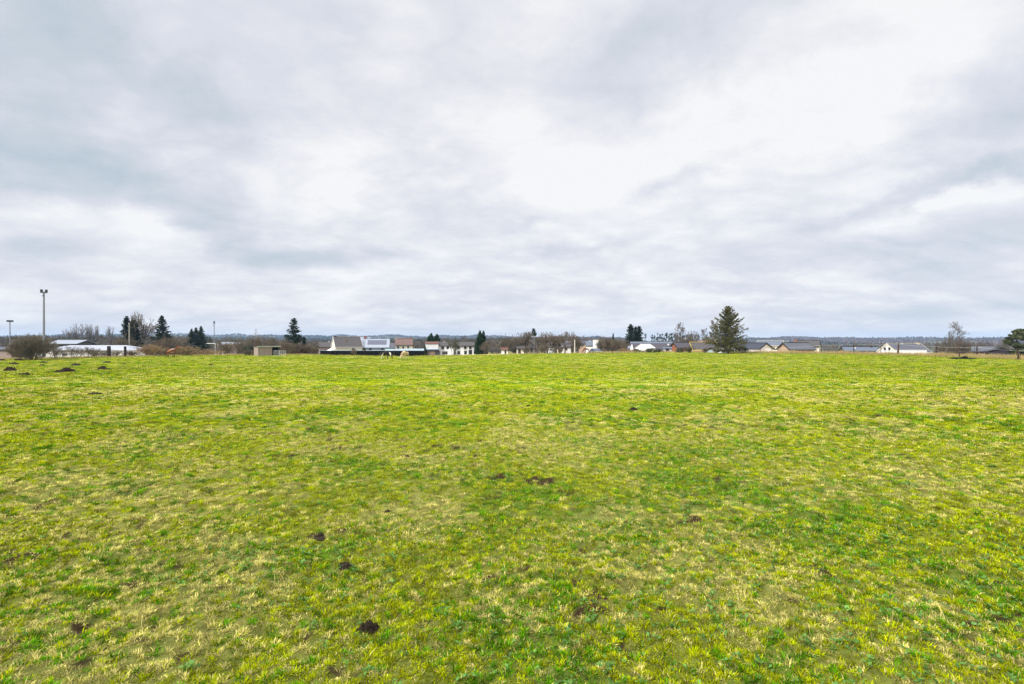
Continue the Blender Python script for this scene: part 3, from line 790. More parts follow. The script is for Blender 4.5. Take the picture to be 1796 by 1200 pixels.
# ------------------------------------------------------------------ buildings
def wall_rect(mb, side, L, W, u, z, w, h, dep, proud):
    """a box lying on one wall: side 'front' (-y) or 'left' (-x) or 'right' (+x); u along it"""
    if side == 'front': mb.box(u - w / 2, u + w / 2, -W / 2 - proud, -W / 2 + dep, z - h / 2, z + h / 2)
    elif side == 'left': mb.box(-L / 2 - proud, -L / 2 + dep, u - w / 2, u + w / 2, z - h / 2, z + h / 2)
    else: mb.box(L / 2 - dep, L / 2 + proud, u - w / 2, u + w / 2, z - h / 2, z + h / 2)
def house(label, cx, cy, rz, L, W, zb, ze, zr, mw, mr, wins=(), doors=(), chim=(), over=.3, hip=False, name='house', cat='house', fascia=None, thick=.16, group='village houses', gutter=True):
    """ridge along local x; front wall at -y.  wins (side, u, z, w, h) in world heights, chim (u, v, top, size, mat)"""
    root = thing(name, label, cat, (cx, cy, zb), rz, group)
    e, r = ze - zb, zr - zb
    wl = MB()
    if hip:
        wl.box(-L / 2, L / 2, -W / 2, W / 2, -1.5, e)
    else:
        wl.prism([(-W / 2, -1.5), (W / 2, -1.5), (W / 2, e), (0, r), (-W / 2, e)], 'x', -L / 2, L / 2)
    wl.build('wall', mw, root)
    rf = MB(); k = (r - e) / (W / 2)
    ox, oy = over, over; lo = e - k * oy
    if hip:
        hx = L / 2 - W / 2 * .9
        a = [(-L / 2 - ox, -W / 2 - oy, e + .02), (L / 2 + ox, -W / 2 - oy, e + .02), (L / 2 + ox, W / 2 + oy, e + .02), (-L / 2 - ox, W / 2 + oy, e + .02), (-hx, 0, r), (hx, 0, r)]
        rf.add(a, [(0, 3, 2, 1), (0, 1, 5, 4), (1, 2, 5), (2, 3, 4, 5), (3, 0, 4)])
    else:
        for s in (-1, 1):
            prof = [(s * (W / 2 + oy), lo + .02), (0, r + .02), (0, r + .02 + thick), (s * (W / 2 + oy), lo + .02 + thick)]
            if s < 0: prof = prof[::1]
            else: prof = prof[::-1]
            rf.prism(prof, 'x', -L / 2 - ox, L / 2 + ox)
    ro = rf.build('roof', mr, root)
    if not hip:
        rg = MB(); rg.box(-L / 2 - ox - .02, L / 2 + ox + .02, -.14, .14, r + thick + .03, r + thick + .12); rg.build('ridge', fascia or mr, ro)
        if fascia:
            for xx in (-L / 2 - ox - .04, L / 2 + ox + .01):
                fb = MB(); ww = W / 2 + oy + .03
                fb.prism([(-ww, lo - .16), (0, r - .12), (ww, lo - .16), (ww, lo + thick + .05), (0, r + thick + .05), (-ww, lo + thick + .05)], 'x', xx, xx + .04)
                fb.build('barge_board', fascia, ro)
    if gutter and not hip:
        gt = MB(); gt.box(-L / 2 - ox, L / 2 + ox, -W / 2 - oy - .14, -W / 2 - oy - .01, lo - .02, lo + .12); gt.build('gutter', fascia or M_dark_frame, ro)
    for (side, u, z, w, h) in wins:
        fr = MB(); z = z - zb
        for (du, dz, ww, hh) in ((0, h / 2 - .04, w, .08), (0, -h / 2 + .04, w, .08), (-w / 2 + .04, 0, .08, h - .165), (w / 2 - .04, 0, .08, h - .165)):
            wall_rect(fr, side, L, W, u + du, z + dz, ww, hh, -.004, .06)
        f = fr.build('window', M_frame, root)
        pn = MB(); wall_rect(pn, side, L, W, u, z, w - .165, h - .165, -.004, .03); pn.build('pane', M_glass, f)
        sl_ = MB(); wall_rect(sl_, side, L, W, u, z - h / 2 - .05, w + .2, .07, -.004, .12); sl_.build('sill', M_offwhite, f)
    for (side, u, z, w, h) in doors:
        z = z - zb; dr = MB(); wall_rect(dr, side, L, W, u, z, w, h, -.004, .05); dd = dr.build('door', M_dark_frame, root)
        pn = MB(); wall_rect(pn, side, L, W, u, z + h * .12, w * .6, h * .5, -.055, .065); pn.build('pane', M_glass, dd)
    for (u, v, top, sz, m) in chim:
        cb = MB(); bot = r - abs(v) * k - .35; cb.box(u - sz / 2, u + sz / 2, v - sz / 2, v + sz / 2, bot, top - zb - .1); cb.box(u - sz / 2 - .06, u + sz / 2 + .06, v - sz / 2 - .06, v + sz / 2 + .06, top - zb - .1, top - zb)
        ch = cb.build('chimney', m, ro)
        pt = MB(); pt.tube([(u, v, top - zb), (u, v, top - zb + .25)], .1, 6); pt.build('chimney_pot', M_redwood, ch)
    return root
def facing(px0, px1, yr, ye, D, W, rel=0, **kw):
    """house whose eaves side faces the camera, given the photograph pixels it spans"""
    pm = (px0 + px1) / 2; a = math.atan((pm - 898) / F)
    L = (px1 - px0) * D / F * math.cos(a)
    Dc = D + W / 2 * math.cos(a)
    cx, cy = X_(pm, Dc), Dc
    zb = Hs(cx, cy) - .05
    ze, zr = Z_(ye, D), Z_(yr, Dc)
    def wins(lst): return [(s, (p - pm) * D / F * math.cos(a), Z_(y, D), w, h) for (s, p, y, w, h) in lst]
    kw['wins'] = wins(kw.get('wins', [])); kw['doors'] = wins(kw.get('doors', []))
    kw['chim'] = [((p - pm) * Dc / F * math.cos(a), v, Z_(y, Dc), sz, m) for (p, y, v, sz, m) in kw.get('chim', [])]
    return house(kw.pop('label'), cx, cy, -a + R(rel), L, W, zb, ze, zr, kw.pop('mw'), kw.pop('mr'), **kw), (L, W, zb, ze, zr, pm, a)
def gable(pxp, yp, ye, D, gw, L, rel, **kw):
    """house whose gable faces the camera: pxp, yp the gable peak; rel<0 shows its right side, >0 its left"""
    a = math.atan((pxp - 898) / F); rz = -a + R(rel) + math.pi / 2
    gx, gy = X_(pxp, D), D
    cx = gx + math.cos(rz) * L / 2; cy = gy + math.sin(rz) * L / 2
    zb = Hs(cx, cy) - .05
    return house(kw.pop('label'), cx, cy, rz, L, gw, zb, Z_(ye, D), Z_(yp, D), kw.pop('mw'), kw.pop('mr'), **kw), (L, gw, zb, Z_(ye, D), Z_(yp, D))
# ------------------------------------------------------------------ the village, left to right
# long low white building and its neighbours by the playing field
def frontal(px0, px1, yr, ye, D, W, **kw):
    pm = (px0 + px1) / 2; L = (px1 - px0) * D / F; cx, cy = X_(pm, D), D + W / 2; zb = Hs(cx, cy) - .05
    return house(kw.pop('label'), cx, cy, 0, L, W, zb, Z_(ye, D), Z_(yr, D + W / 2), kw.pop('mw'), kw.pop('mr'), **kw)
frontal(62, 226, 605.6, 614.8, 112, 9, label='long low white roofed building behind the bare hedge on the left', mw=M_offwhite, mr=M_roof_white, hip=True, name='low_building', cat='building',
        wins=[('front', -4, -1.3, 1.4, .8), ('front', 3, -1.3, 1.4, .8)])
frontal(84, 134, 597.3, 603.5, 165, 8, label='pale blue roofed hall rising behind the long white building', mw=M_roof_brown, mr=M_roof_light, name='hall', cat='building')
frontal(-70, 20, 609.5, 614, 120, 8, label='grey flat looking shed at the left edge beside the big round bush', mw=M_plank, mr=M_roof_grey, name='shed', cat='shed', over=.2)
facing(331, 354, 603.3, 606.3, 150, 6, label='pale blue roofed cabin beneath the three topped conifer group', mw=M_bluegrey, mr=M_roof_light, name='cabin', cat='cabin')
facing(390, 424, 600.8, 604.5, 210, 8, label='pale green grey shed roof half hidden behind brown bushes', mw=M_pinkgrey, mr=M_roof_light, name='shed', cat='shed')

# field shelter
def field_shelter():
    D = 101; a = math.atan((470 - 898) / F); x, y = X_(468, D), D; zb = Hs(x, y) - .02
    root = thing('field_shelter', 'small grey wooden field shelter with a dark open doorway', 'shelter', (x, y, zb), -a + R(18))
    h = Z_(607.3, D) - zb; L = 4.2; W = 2.6
    w = MB(); w.box(-L / 2, .6, -W / 2, -W / 2 + .06, -.3, h - .1); w.box(-L / 2, -L / 2 + .06, -W / 2 + .062, W / 2, -.3, h - .1)
    w.box(L / 2 - .06, L / 2, -W / 2 + .062, W / 2 - .062, -.3, h - .25); w.box(-L / 2 + .062, L / 2, W / 2 - .06, W / 2, -.3, h - .25)
    w.build('wall', M_plank, root)
    for xx in (.62, L / 2 - .14):
        p = MB(); p.box(xx, xx + .12, -W / 2 - .01, -W / 2 + .055, -.3, h - .1); p.build('door_post', M_post, root)
    lin = MB(); lin.box(.75, L / 2 - .15, -W / 2 + .6, -W / 2 + .65, -.2, h - .2); lin.build('doorway_shade_panel', M_black, root)  # black panel added inside the open doorway to paint its dark interior
    r = MB(); r.box(-L / 2 - .15, L / 2 + .15, -W / 2 - .2, W / 2 + .15, h - .09, h + .02); ro = r.build('roof', M_roof_grey, root)
    f = MB(); f.box(-L / 2 - .16, L / 2 + .16, -W / 2 - .24, -W / 2 - .2, h - .14, h + .05); f.build('fascia', M_galv, ro)
field_shelter()
def gate(px, D, w, h, rz, label):
    x = X_(px, D); z = Hs(x, D)
    root = thing('metal_gate', label, 'gate', (x, D, z), rz, 'metal hurdle gates by the shelter')
    f = MB()
    for xx in (-w / 2, w / 2): f.tube([(xx, 0, -.1), (xx, 0, h)], .03, 6)
    f.tube([(-w / 2, 0, h), (w / 2, 0, h)], .03, 6); f.tube([(-w / 2, 0, .15), (w / 2, 0, .15)], .025, 6); f.build('frame', M_galv, root)
    for i in range(3):
        b = MB(); zz = .15 + (h - .15) * (i + 1) / 4; b.tube([(-w / 2, 0, zz), (w / 2, 0, zz)], .022, 6); b.build('bar', M_galv, root)
    for i in range(2):
        b = MB(); xx = -w / 2 + w * (i + 1) / 3; b.tube([(xx, .035, .15), (xx, .035, h)], .02, 6); b.build('upright', M_galv, root)
gate(485.5, 99, 1.05, 1.05, .35, 'galvanised hurdle gate standing against the shelter doorway')
gate(495.5, 98.5, 1.2, 1.0, .25, 'galvanised hurdle gate furthest from the wooden shelter')

# old farm cluster behind the black windbreak
facing(559, 583, 600.3, 608.8, 182, 8, label='low pinkish grey house with dull roof left of the old barn', mw=M_pinkgrey, mr=M_roof_brown, chim=[(577, 598.6, 0, .6, M_offwhite)])
h2, inf = facing(584, 632, 591.2, 608.6, 160, 9, rel=10, label='old cream barn with large weathered grey brown roof', name='barn', cat='barn', mw=M_cream, mr=M_roof_brown, fascia=M_offwhite, over=.15,
     wins=[('front', 615, 612.4, .95, .7)], chim=[(588, 589.6, 0, .55, M_fascia), (626, 590.2, .5, .5, M_brick)])
def roof_vent(root, u, v, z, m):
    b = MB(); b.box(u - .25, u + .25, v - .25, v + .25, z - .6, z + .15); b.build('roof_vent', m, root)
L_, W_, zb_, ze_, zr_, pm_, a_ = inf
roof_vent(h2, -.4, -2.0, (zr_ - zb_) - 2.0 * (zr_ - ze_) / (W_ / 2) + .3, M_redwood)
le = MB(); le.prism([(-7.4, -1), (-4.9, -1), (-4.9, 3.4), (-5.2, 3.4), (-7.4, 2.2)], 'y', -4.0, 3.0); lo_ = le.build('lean_to', M_white, h2, loc=(-L_ / 2 + 4.88, 0, ze_ - zb_ - 4.1 + .2))
facing(630, 648, 591.3, 609.2, 166, 8, rel=4, label='tall pale blue grey house between the old barn and the solar roof', mw=M_bluegrey, mr=M_roof_light, chim=[(640.5, 590.3, -.6, .8, M_brick)],
       doors=[('front', 637, 613, 1.2, 1.6)])
h3, inf = facing(642.5, 683, 595.0, 609.6, 157, 9, rel=-3, label='blue grey house with rows of dark solar panels on its pale roof', mw=M_bluegrey, mr=M_roof_light, fascia=M_bluetrim, over=.25,
     wins=[('front', 651, 613, 1.2, .9)], doors=[('front', 672, 613.2, .9, 1.3)])
L_, W_, zb_, ze_, zr_, pm_, a_ = inf
def solar(root, L, W, e, r, u0, u1, f0, f1, cols, rows):
    k = math.atan2(r - e, W / 2); sl = math.hypot(r - e, W / 2)
    for j in range(rows):
        for i in range(cols):
            ua = u0 + (u1 - u0) * i / cols + .03; ub = u0 + (u1 - u0) * (i + 1) / cols - .03
            fa = f0 + (f1 - f0) * j / rows + .004; fb = f0 + (f1 - f0) * (j + 1) / rows - .004
            p = MB(); n = np.array((0, -math.sin(k), math.cos(k)))
            def pt(u, f, up): return tuple(np.array((u, -W / 2 * f, r - (r - e) * f)) + n * (.2 + up))
            vs = [pt(ua, fa, 0), pt(ub, fa, 0), pt(ub, fb, 0), pt(ua, fb, 0), pt(ua, fa, .05), pt(ub, fa, .05), pt(ub, fb, .05), pt(ua, fb, .05)]
            p.add(vs, [(0, 1, 2, 3), (4, 7, 6, 5), (0, 4, 5, 1), (1, 5, 6, 2), (2, 6, 7, 3), (3, 7, 4, 0)])
            p.build('solar_panel', M_solar, root)
roof3 = [c for c in h3.children if c.name.startswith('roof')][0]
solar(roof3, L_, W_, ze_ - zb_, zr_ - zb_, -L_ / 2 + .45, L_ / 2 - .7, .18, .70, 8, 2)
facing(683.5, 693, 601.8, 611, 168, 6, label='small grey shed wedged between the solar house and the cream house', mw=M_pinkgrey, mr=M_roof_grey, name='shed', cat='shed')
h4, inf = facing(693, 723, 594.3, 605.6, 165, 8.5, rel=2, label='cream house with pinkish tiled roof and three small upper windows', mw=M_cream, mr=M_roof_pink, over=.15,
     wins=[('front', 697.5, 609.3, .75, .95), ('front', 706.5, 609.6, .75, .95), ('front', 715, 609.3, .75, .95)], chim=[(720.5, 592.5, 0, .75, M_brick), (694.5, 594.0, 0, .8, M_offwhite)])

# polytunnels
def polytunnel(px0, px1, ytop, D, wd, label):
    pm = (px0 + px1) / 2; a = math.atan((pm - 898) / F); L = (px1 - px0) * D / F * math.cos(a); x, y = X_(pm, D + wd / 2), D + wd / 2; zb = Hs(x, y) - .05
    h = Z_(ytop, D + wd / 2) - zb
    root = thing('polytunnel', label, 'polytunnel', (x, y, zb), -a, 'polytunnels behind the black windbreak')
    c = MB(); n = 14; prof = [(math.cos(math.pi * i / n) * wd / 2, math.sin(math.pi * i / n) ** .8 * h) for i in range(n + 1)]
    c.prism(prof, 'x', -L / 2, L / 2); c.build('cover', M_poly, root)
    for i in range(5):
        u = -L / 2 + L * i / 4; b = MB(); b.tube([(u, q[0] * 1.01, q[1] * 1.01) for q in prof], .035, 5); b.build('hoop', M_alu, root)
polytunnel(676, 709, 612.2, 134, 6, 'pale polytunnel in front of the grey shed and the solar house')
polytunnel(709, 744, 611.6, 130, 7, 'turquoise tinted polytunnel below the cream house, behind the pale horse')
polytunnel(578, 676, 614.6, 126, 5, 'long low pale blue polytunnel along the foot of the old barn')

# black windbreak
def windbreak():
    pts = []
    for px in np.linspace(562, 744, 15):
        D = 107.5 + (px - 562) * -.02; pts.append((X_(px, D), D, Hs(X_(px, D), D)))
    c0 = np.array(pts[7])
    root = thing('windbreak_fence', 'long black windbreak screen fence at the far edge of the pasture', 'fence', tuple(c0))
    pn = MB(); tr = MB(); top = [Z_(615.4, p[1]) for p in pts]
    for (p, q, tp, tq) in zip(pts[:-1], pts[1:], top[:-1], top[1:]):
        p_, q_ = np.array(p) - c0, np.array(q) - c0; tp -= c0[2]; tq -= c0[2]
        pn.add([(p_[0], p_[1], p_[2] - .2), (q_[0], q_[1], q_[2] - .2), (q_[0], q_[1], tq), (p_[0], p_[1], tp),
                (p_[0], p_[1] + .05, p_[2] - .2), (q_[0], q_[1] + .05, q_[2] - .2), (q_[0], q_[1] + .05, tq), (p_[0], p_[1] + .05, tp)],
               [(0, 1, 2, 3), (5, 4, 7, 6), (3, 2, 6, 7), (0, 3, 7, 4), (1, 5, 6, 2)])
        tr.tube([(p_[0], p_[1] + .025, tp + .03), (q_[0], q_[1] + .025, tq + .03)], .045, 6)
    pn.build('screen', M_black, root); tr.build('top_rail', M_bluetrim, root)
    for p, t in list(zip(pts, top))[::2]:
        b = MB(); q = np.array(p) - c0; b.box(q[0] - .05, q[0] + .05, q[1] - .09, q[1] - .003, q[2] - .2, t - c0[2] + .1); b.build('post', M_post, root)
windbreak()

# white corrugated barn and the long white house
def white_barn():
    D = 138; pm = 757.5; a = math.atan((pm - 898) / F); x, y = X_(pm, D + 4), D + 4; zb = Hs(x, y) - .05
    root = thing('white_barn', 'square white corrugated barn with a rubble stone lower wall and blue band', 'barn', (x, y, zb), -a, 'village houses')
    L = 23 * D / F * math.cos(a); z1 = Z_(614.2, D) - zb; z2 = Z_(603.6, D) - zb
    w = MB(); w.box(-L / 2, L / 2, -4, 4, z1 + .2, z2)
    n = 26
    for i in range(n):
        u = -L / 2 + L * (i + .5) / n; w.box(u - L / n * .28, u + L / n * .28, -4.03, -4.003, z1 + .22, z2 - .02)
    w.build('wall', M_white, root)
    s = MB(); s.box(-L / 2 + .05, L / 2 - .05, -3.9, 3.9, -1, z1); s.build('stone_base', M_stone, root)
    b = MB(); b.box(-L / 2 - .05, L / 2 + .05, -4.25, 4.05, z1 + .01, z1 + .19); b.build('blue_band', M_bluepaint, root)
    r = MB(); r.prism([(-4.15, z2 + .01), (4.15, z2 + .01), (4.15, z2 + .12), (0, z2 + .7), (-4.15, z2 + .12)], 'x', -L / 2 - .1, L / 2 + .1); r.build('roof', M_roof_red, root)
    d = MB(); d.box(.9, 2.3, -3.95, -3.903, -.5, z1 - .2); d.build('door', M_dark_frame, root)
white_barn()
DW = 140
h5, inf = facing(769.5, 832, 600.4, 607.2, DW, 9, label='long white two storey house with grey brown roof and dark windows', mw=M_white, mr=M_roof_brown, over=.2,
     wins=[('front', p, 609.9, .85, 1.05) for p in (776.5, 785.5, 804.5, 816, 825)] + [('front', 804.5, 618.6, .9, 1.15), ('front', 816.5, 618.6, .9, 1.15)],
     doors=[('front', 796.3, 618.8, 1.0, 1.7), ('front', 825, 618.8, 1.0, 1.6)], chim=[(779.5, 599.4, -.2, .55, M_white)])
L_, W_, zb_, ze_, zr_, pm_, a_ = inf
po = MB(); u0 = (786 - pm_) * DW / F * math.cos(a_); po.prism([(u0 - .1, -1), (u0 + 1.7, -1), (u0 + 1.7, Z_(612.6, DW) - zb_), (u0 + .8, Z_(611, DW) - zb_), (u0 - .1, Z_(612.6, DW) - zb_)], 'y', -W_ / 2 - 1.8, -W_ / 2 - .004)
po.build('porch', M_white, h5)
for k_ in range(3):
    g_ = MB(); u1 = (777.2 + k_ * 3.2 - pm_) * DW / F * math.cos(a_); g_.box(u1 - .22, u1 + .22, -W_ / 2 - .06, -W_ / 2 - .004, Z_(621.5, DW) - zb_, Z_(616.2, DW) - zb_); g_.build('glazed_door', M_glass, h5)
facing(832.5, 846, 613, 616.5, 136, 5, label='low dark outbuilding at the right end of the long white house', mw=M_pinkgrey, mr=M_roof_slate, name='outbuilding', cat='outbuilding')

facing(879.5, 890.5, 610.6, 614.4, 126, 3, label='tiny white shed with red brown roof beside a bare tree', mw=M_white, mr=M_roof_red, name='shed', cat='shed', over=.1,
       doors=[('front', 886.5, 618.3, .5, 1.0)])
facing(906.5, 919, 607.2, 611.8, 134, 6, label='beige outhouse with a dark doorway among the bare trees', mw=M_cream, mr=M_roof_brown, name='outhouse', cat='house', over=.15, doors=[('front', 911, 616, .75, 1.4)])
facing(929, 946, 596.5, 611.2, 141, 7, label='beige house with steep grey roof and two dark windows behind the bare trees', mw=M_cream, mr=M_roof_grey, over=.15, wins=[('front', 932.5, 614.8, .8, .9), ('front', 940.5, 614.8, .8, .9)])
facing(961, 979, 601, 609.2, 152, 7, label='cream house with olive brown roof behind the white car', mw=M_cream, mr=M_roof_brown, over=.15, wins=[('front', 973.5, 612.6, .8, .8)])
facing(984, 1001, 598.2, 609.4, 150, 7, label='pale house with plain grey roof left of the pale utility pole', mw=M_offwhite, mr=M_roof_grey, over=.15, wins=[('front', 993, 612.6, .9, .8)])
facing(1013.5, 1028, 597.4, 603.6, 152, 7, label='tan brick house left of the white tower house', mw=M_tan, mr=M_roof_purple, over=.1, wins=[('front', 1018, 606, .9, .5), ('front', 1022.5, 606, .9, .5)])
h6, inf = facing(1027.5, 1040, 598.2, 607.4, 138, 7, label='white house with blue grey roof and a flat topped tower bearing a dish', mw=M_white, mr=M_roof_bluegrey, over=.08, chim=[(1030.5, 596.6, 0, .45, M_fascia), (1034, 598.0, -.3, .4, M_white)])
L_, W_, zb_, ze_, zr_, pm_, a_ = inf
k_ = 138 / F * math.cos(a_); tw = MB(); t0, t1 = (1039.6 - pm_) * k_ + .1, (1049.6 - pm_) * k_; tw.box(t0, t1, -W_ / 2 - .3, W_ / 2, -1, Z_(596.9, 138) - zb_); tw.build('tower', M_white, h6)
tc_ = MB(); tc_.box(t0 - .03, t1 + .05, -W_ / 2 - .36, W_ / 2 + .05, Z_(596.9, 138) - zb_ + .003, Z_(596.2, 138) - zb_); tc_.build('tower_cap', M_cream, h6)
ds = MB(); vs_, fs_ = [(0, 0, 0)], []
for i in range(3):
    for j in range(12):
        r__ = .15 * (i + 1); vs_.append((r__ * math.cos(j * .5236), -.35 * r__ ** 2, r__ * math.sin(j * .5236)))
for j in range(12): fs_.append((0, 1 + j, 1 + (j + 1) % 12))
for i in range(2):
    for j in range(12): fs_.append((1 + i * 12 + j, 13 + i * 12 + j, 13 + i * 12 + (j + 1) % 12, 1 + i * 12 + (j + 1) % 12))
ds.add(vs_, fs_); ds.add([(v[0], v[1] + .02, v[2]) for v in vs_], [f[::-1] for f in fs_]); ds.tube([(0, .02, 0), (0, .3, 0)], .03, 5); ds.tube([(0, 0, -.4), (0, -.35, -.05)], .015, 4)
ds.build('satellite_dish', M_bluegrey, h6, loc=((1046.6 - pm_) * k_, -W_ / 2 - .62, Z_(604.6, 138) - zb_))

# bungalows behind the pines
h7, inf = facing(1104, 1184, 600.2, 613.2, 152, 12, rel=0, label='long low bungalow with purple grey roof and a pale strip along its ridge', mw=M_pinkgrey, mr=M_roof_purple, over=.2, name='bungalow',
     chim=[(1178, 599.0, 1.5, .7, M_pinkgrey)])
L_, W_, zb_, ze_, zr_, pm_, a_ = inf
roof7 = [c for c in h7.children if c.name.startswith('roof')][0]
def roof_strip(root, L, W, e, r, f0, f1, u0, u1, m, name, up=.2):
    k = math.atan2(r - e, W / 2); n = np.array((0, -math.sin(k), math.cos(k))); p = MB()
    def pt(u, f, q): return tuple(np.array((u, -W / 2 * f, r - (r - e) * f)) + n * (up + q))
    p.add([pt(u0, f0, 0), pt(u1, f0, 0), pt(u1, f1, 0), pt(u0, f1, 0), pt(u0, f0, .04), pt(u1, f0, .04), pt(u1, f1, .04), pt(u0, f1, .04)],
          [(0, 1, 2, 3), (4, 7, 6, 5), (0, 4, 5, 1), (1, 5, 6, 2), (2, 6, 7, 3), (3, 7, 4, 0)]); p.build(name, m, root)
roof_strip(roof7, L_, W_, ze_ - zb_, zr_ - zb_, .03, .27, -L_ / 2, L_ / 2, M_roof_bluegrey, 'ridge_strip')
for p_ in (1137, 1172.5): roof_vent(h7, (p_ - pm_) * 152 / F * math.cos(a_), -W_ / 2 * .45, (zr_ - zb_) - .45 * (zr_ - ze_) + .35, M_plastic_white)
gable(1124, 604.6, 611.6, 143, 3.6, 7, -22, label='small white gabled annex poking out in front of the bungalow', mw=M_white, mr=M_offwhite, over=.12, name='annex', cat='building')
gable(1182, 601.4, 609.8, 146, 4.6, 5, -62, label='brown timber house with grey roof at the right end of the bungalow', mw=M_redwood, mr=M_roof_purple, over=.3, fascia=M_fascia)
facing(1163, 1178, 609.6, 612.2, 138, 4, label='low grey white garage standing before the long bungalow', mw=M_bluegrey, mr=M_roof_bluegrey, name='garage', cat='garage', over=.1, doors=[('front', 1170.5, 615, 1.0, 1.5)])
facing(1095.5, 1106, 607.8, 612, 150, 5, label='pale blue roofed shed at the left end of the bungalow', mw=M_bluegrey, mr=M_roof_light, name='shed', cat='shed', over=.1)
def parasol():
    D = 132; x = X_(1108.4, D); z = Hs(x, D); h = Z_(603.6, D) - z
    root = thing('parasol', 'closed white parasol standing before the bungalow', 'parasol', (x, D, z))
    p = MB(); p.tube([(0, 0, -.1), (0, 0, h)], .03, 6); p.build('pole', M_galv, root)
    c = MB(); c.tube([(0, 0, h - 1.9), (0, 0, h - 1.5), (0, 0, h - .8), (0, 0, h - .05)], [.36, .44, .22, .05], 10); c.build('canopy', M_plastic_white, root)
parasol()
h8, inf = facing(1209, 1256, 601.2, 614, 142, 9, rel=14, label='house with yellow trimmed gable and brown grey roof left of the great spruce', mw=M_offwhite, mr=M_roof_brown, over=.2, fascia=M_yellow, wins=[('left', -1.0, -.6, .9, .8)])
facing(1226, 1252, 597.2, 602, 172, 8, label='pinkish roofed house just behind the yellow trimmed house', mw=M_offwhite, mr=M_roof_pink, over=.1)
gable(1246.5, 611.6, 615.3, 128, 2.4, 2.4, -25, label='small pale blue summerhouse with dark roof beside the great spruce', mw=M_bluegrey, mr=M_purple, over=.35, name='summerhouse', cat='shed')
gable(1285.5, 608.4, 611.6, 150, 2.6, 5, 0, label='white shed seen under the boughs of the great spruce', mw=M_white, mr=M_roof_slate, over=.15, name='shed', cat='shed')
def tent():
    D = 124; x = X_(1267, D); z = Hs(x, D); h = Z_(609.8, D) - z
    root = thing('canvas_tent', 'leaning white canvas tent left of the great spruce trunk', 'tent', (x, D, z), .3)
    c = MB(); c.prism([(-.75, -.2), (.95, -.2), (-.35, h)], 'y', -.8, .8); c.build('canvas', M_plastic_white, root)
    p = MB(); p.tube([(-.35, -.84, -.1), (-.35, -.84, h + .1)], .03, 6); p.build('pole', M_paleplank, root)
tent()
# houses on the right
gable(1343.5, 602.6, 612.0, 140, 5.2, 9, 48, label='white gabled house with dark slate roof running left to the great spruce', mw=M_white, mr=M_roof_slate, fascia=M_fascia, over=.35)
def low_wall(px0, px1, ytop, D, label):
    x0, x1 = X_(px0, D), X_(px1, D); z = min(Hs(x0, D), Hs(x1, D)); cx = (x0 + x1) / 2; h = Z_(ytop, D) - z
    root = thing('garden_wall', label, 'wall', (cx, D, z), 0, 'white garden walls')
    w = MB(); w.box(x0 - cx, x1 - cx, -.12, .12, -.5, h - .08); w.build('wall', M_white, root)
    c = MB(); c.box(x0 - cx - .05, x1 - cx + .05, -.17, .17, h - .078, h); c.build('coping', M_offwhite, root)
low_wall(1309, 1347, 614.2, 128, 'low white garden wall before the dark slate roofed house')
low_wall(1562, 1625, 613.8, 128, 'low white garden wall before the white house with two gable windows')
facing(1328, 1374, 598.4, 606.4, 168, 9, rel=-6, label='cream house with blue grey roof behind the white gable', mw=M_cream, mr=M_roof_bluegrey, over=.2, fascia=M_cream, wins=[('front', 1358.5, 610.8, 1.3, .7)])
gable(1374.3, 602.2, 612.6, 140, 5.0, 8, -50, label='tan gabled house with bold black roof edge and grey roof', mw=M_tan, mr=M_roof_grey, fascia=M_fascia, over=.35)
facing(1394, 1438, 598.0, 608.4, 158, 8.5, rel=-4, label='cream house with brown grey roof and a tall brick chimney', mw=M_cream, mr=M_roof_brown, over=.2, wins=[('front', 1421.5, 613, .75, 1.0), ('front', 1429.5, 613, .75, 1.0)],
       chim=[(1395.5, 596.2, -.5, 1.0, M_brick)])
gable(1477, 609.0, 615.4, 150, 3.2, 9.5, -66, label='small dark gabled house with light grey roof between the fence posts', mw=M_stone, mr=M_roof_bluegrey, fascia=M_fascia, over=.25, chim=[(3.2, 0, Z_(607.6, 152), .6, M_fascia), (-1.6, -.6, Z_(609.6, 150), .5, M_white)])
gable(1556, 603.6, 617.5, 140, 6.6, 10.5, -46, label='white gabled house with two gable windows and grey roof', mw=M_white, mr=M_roof_grey, fascia=M_cream, over=.2,
      wins=[('left', .7, Z_(612, 140), .9, .95), ('left', -.75, Z_(612, 140), .9, .95)], chim=[(4.4, 0, Z_(601.4, 145), .8, M_cream), (-.6, .2, Z_(602.6, 140), .55, M_white)])
facing(1703, 1850, 608.6, 617.2, 118, 9, rel=0, label='long low house with dark grey roof at the right edge', mw=M_stone, mr=M_roof_grey, fascia=M_fascia, over=.3)
gable(1756, 611.4, 617, 110, 4.0, 4, 10, label='black roofed dormered shed before the long grey roof at the right edge', mw=M_purple, mr=M_fascia, over=.3, name='shed', cat='shed')

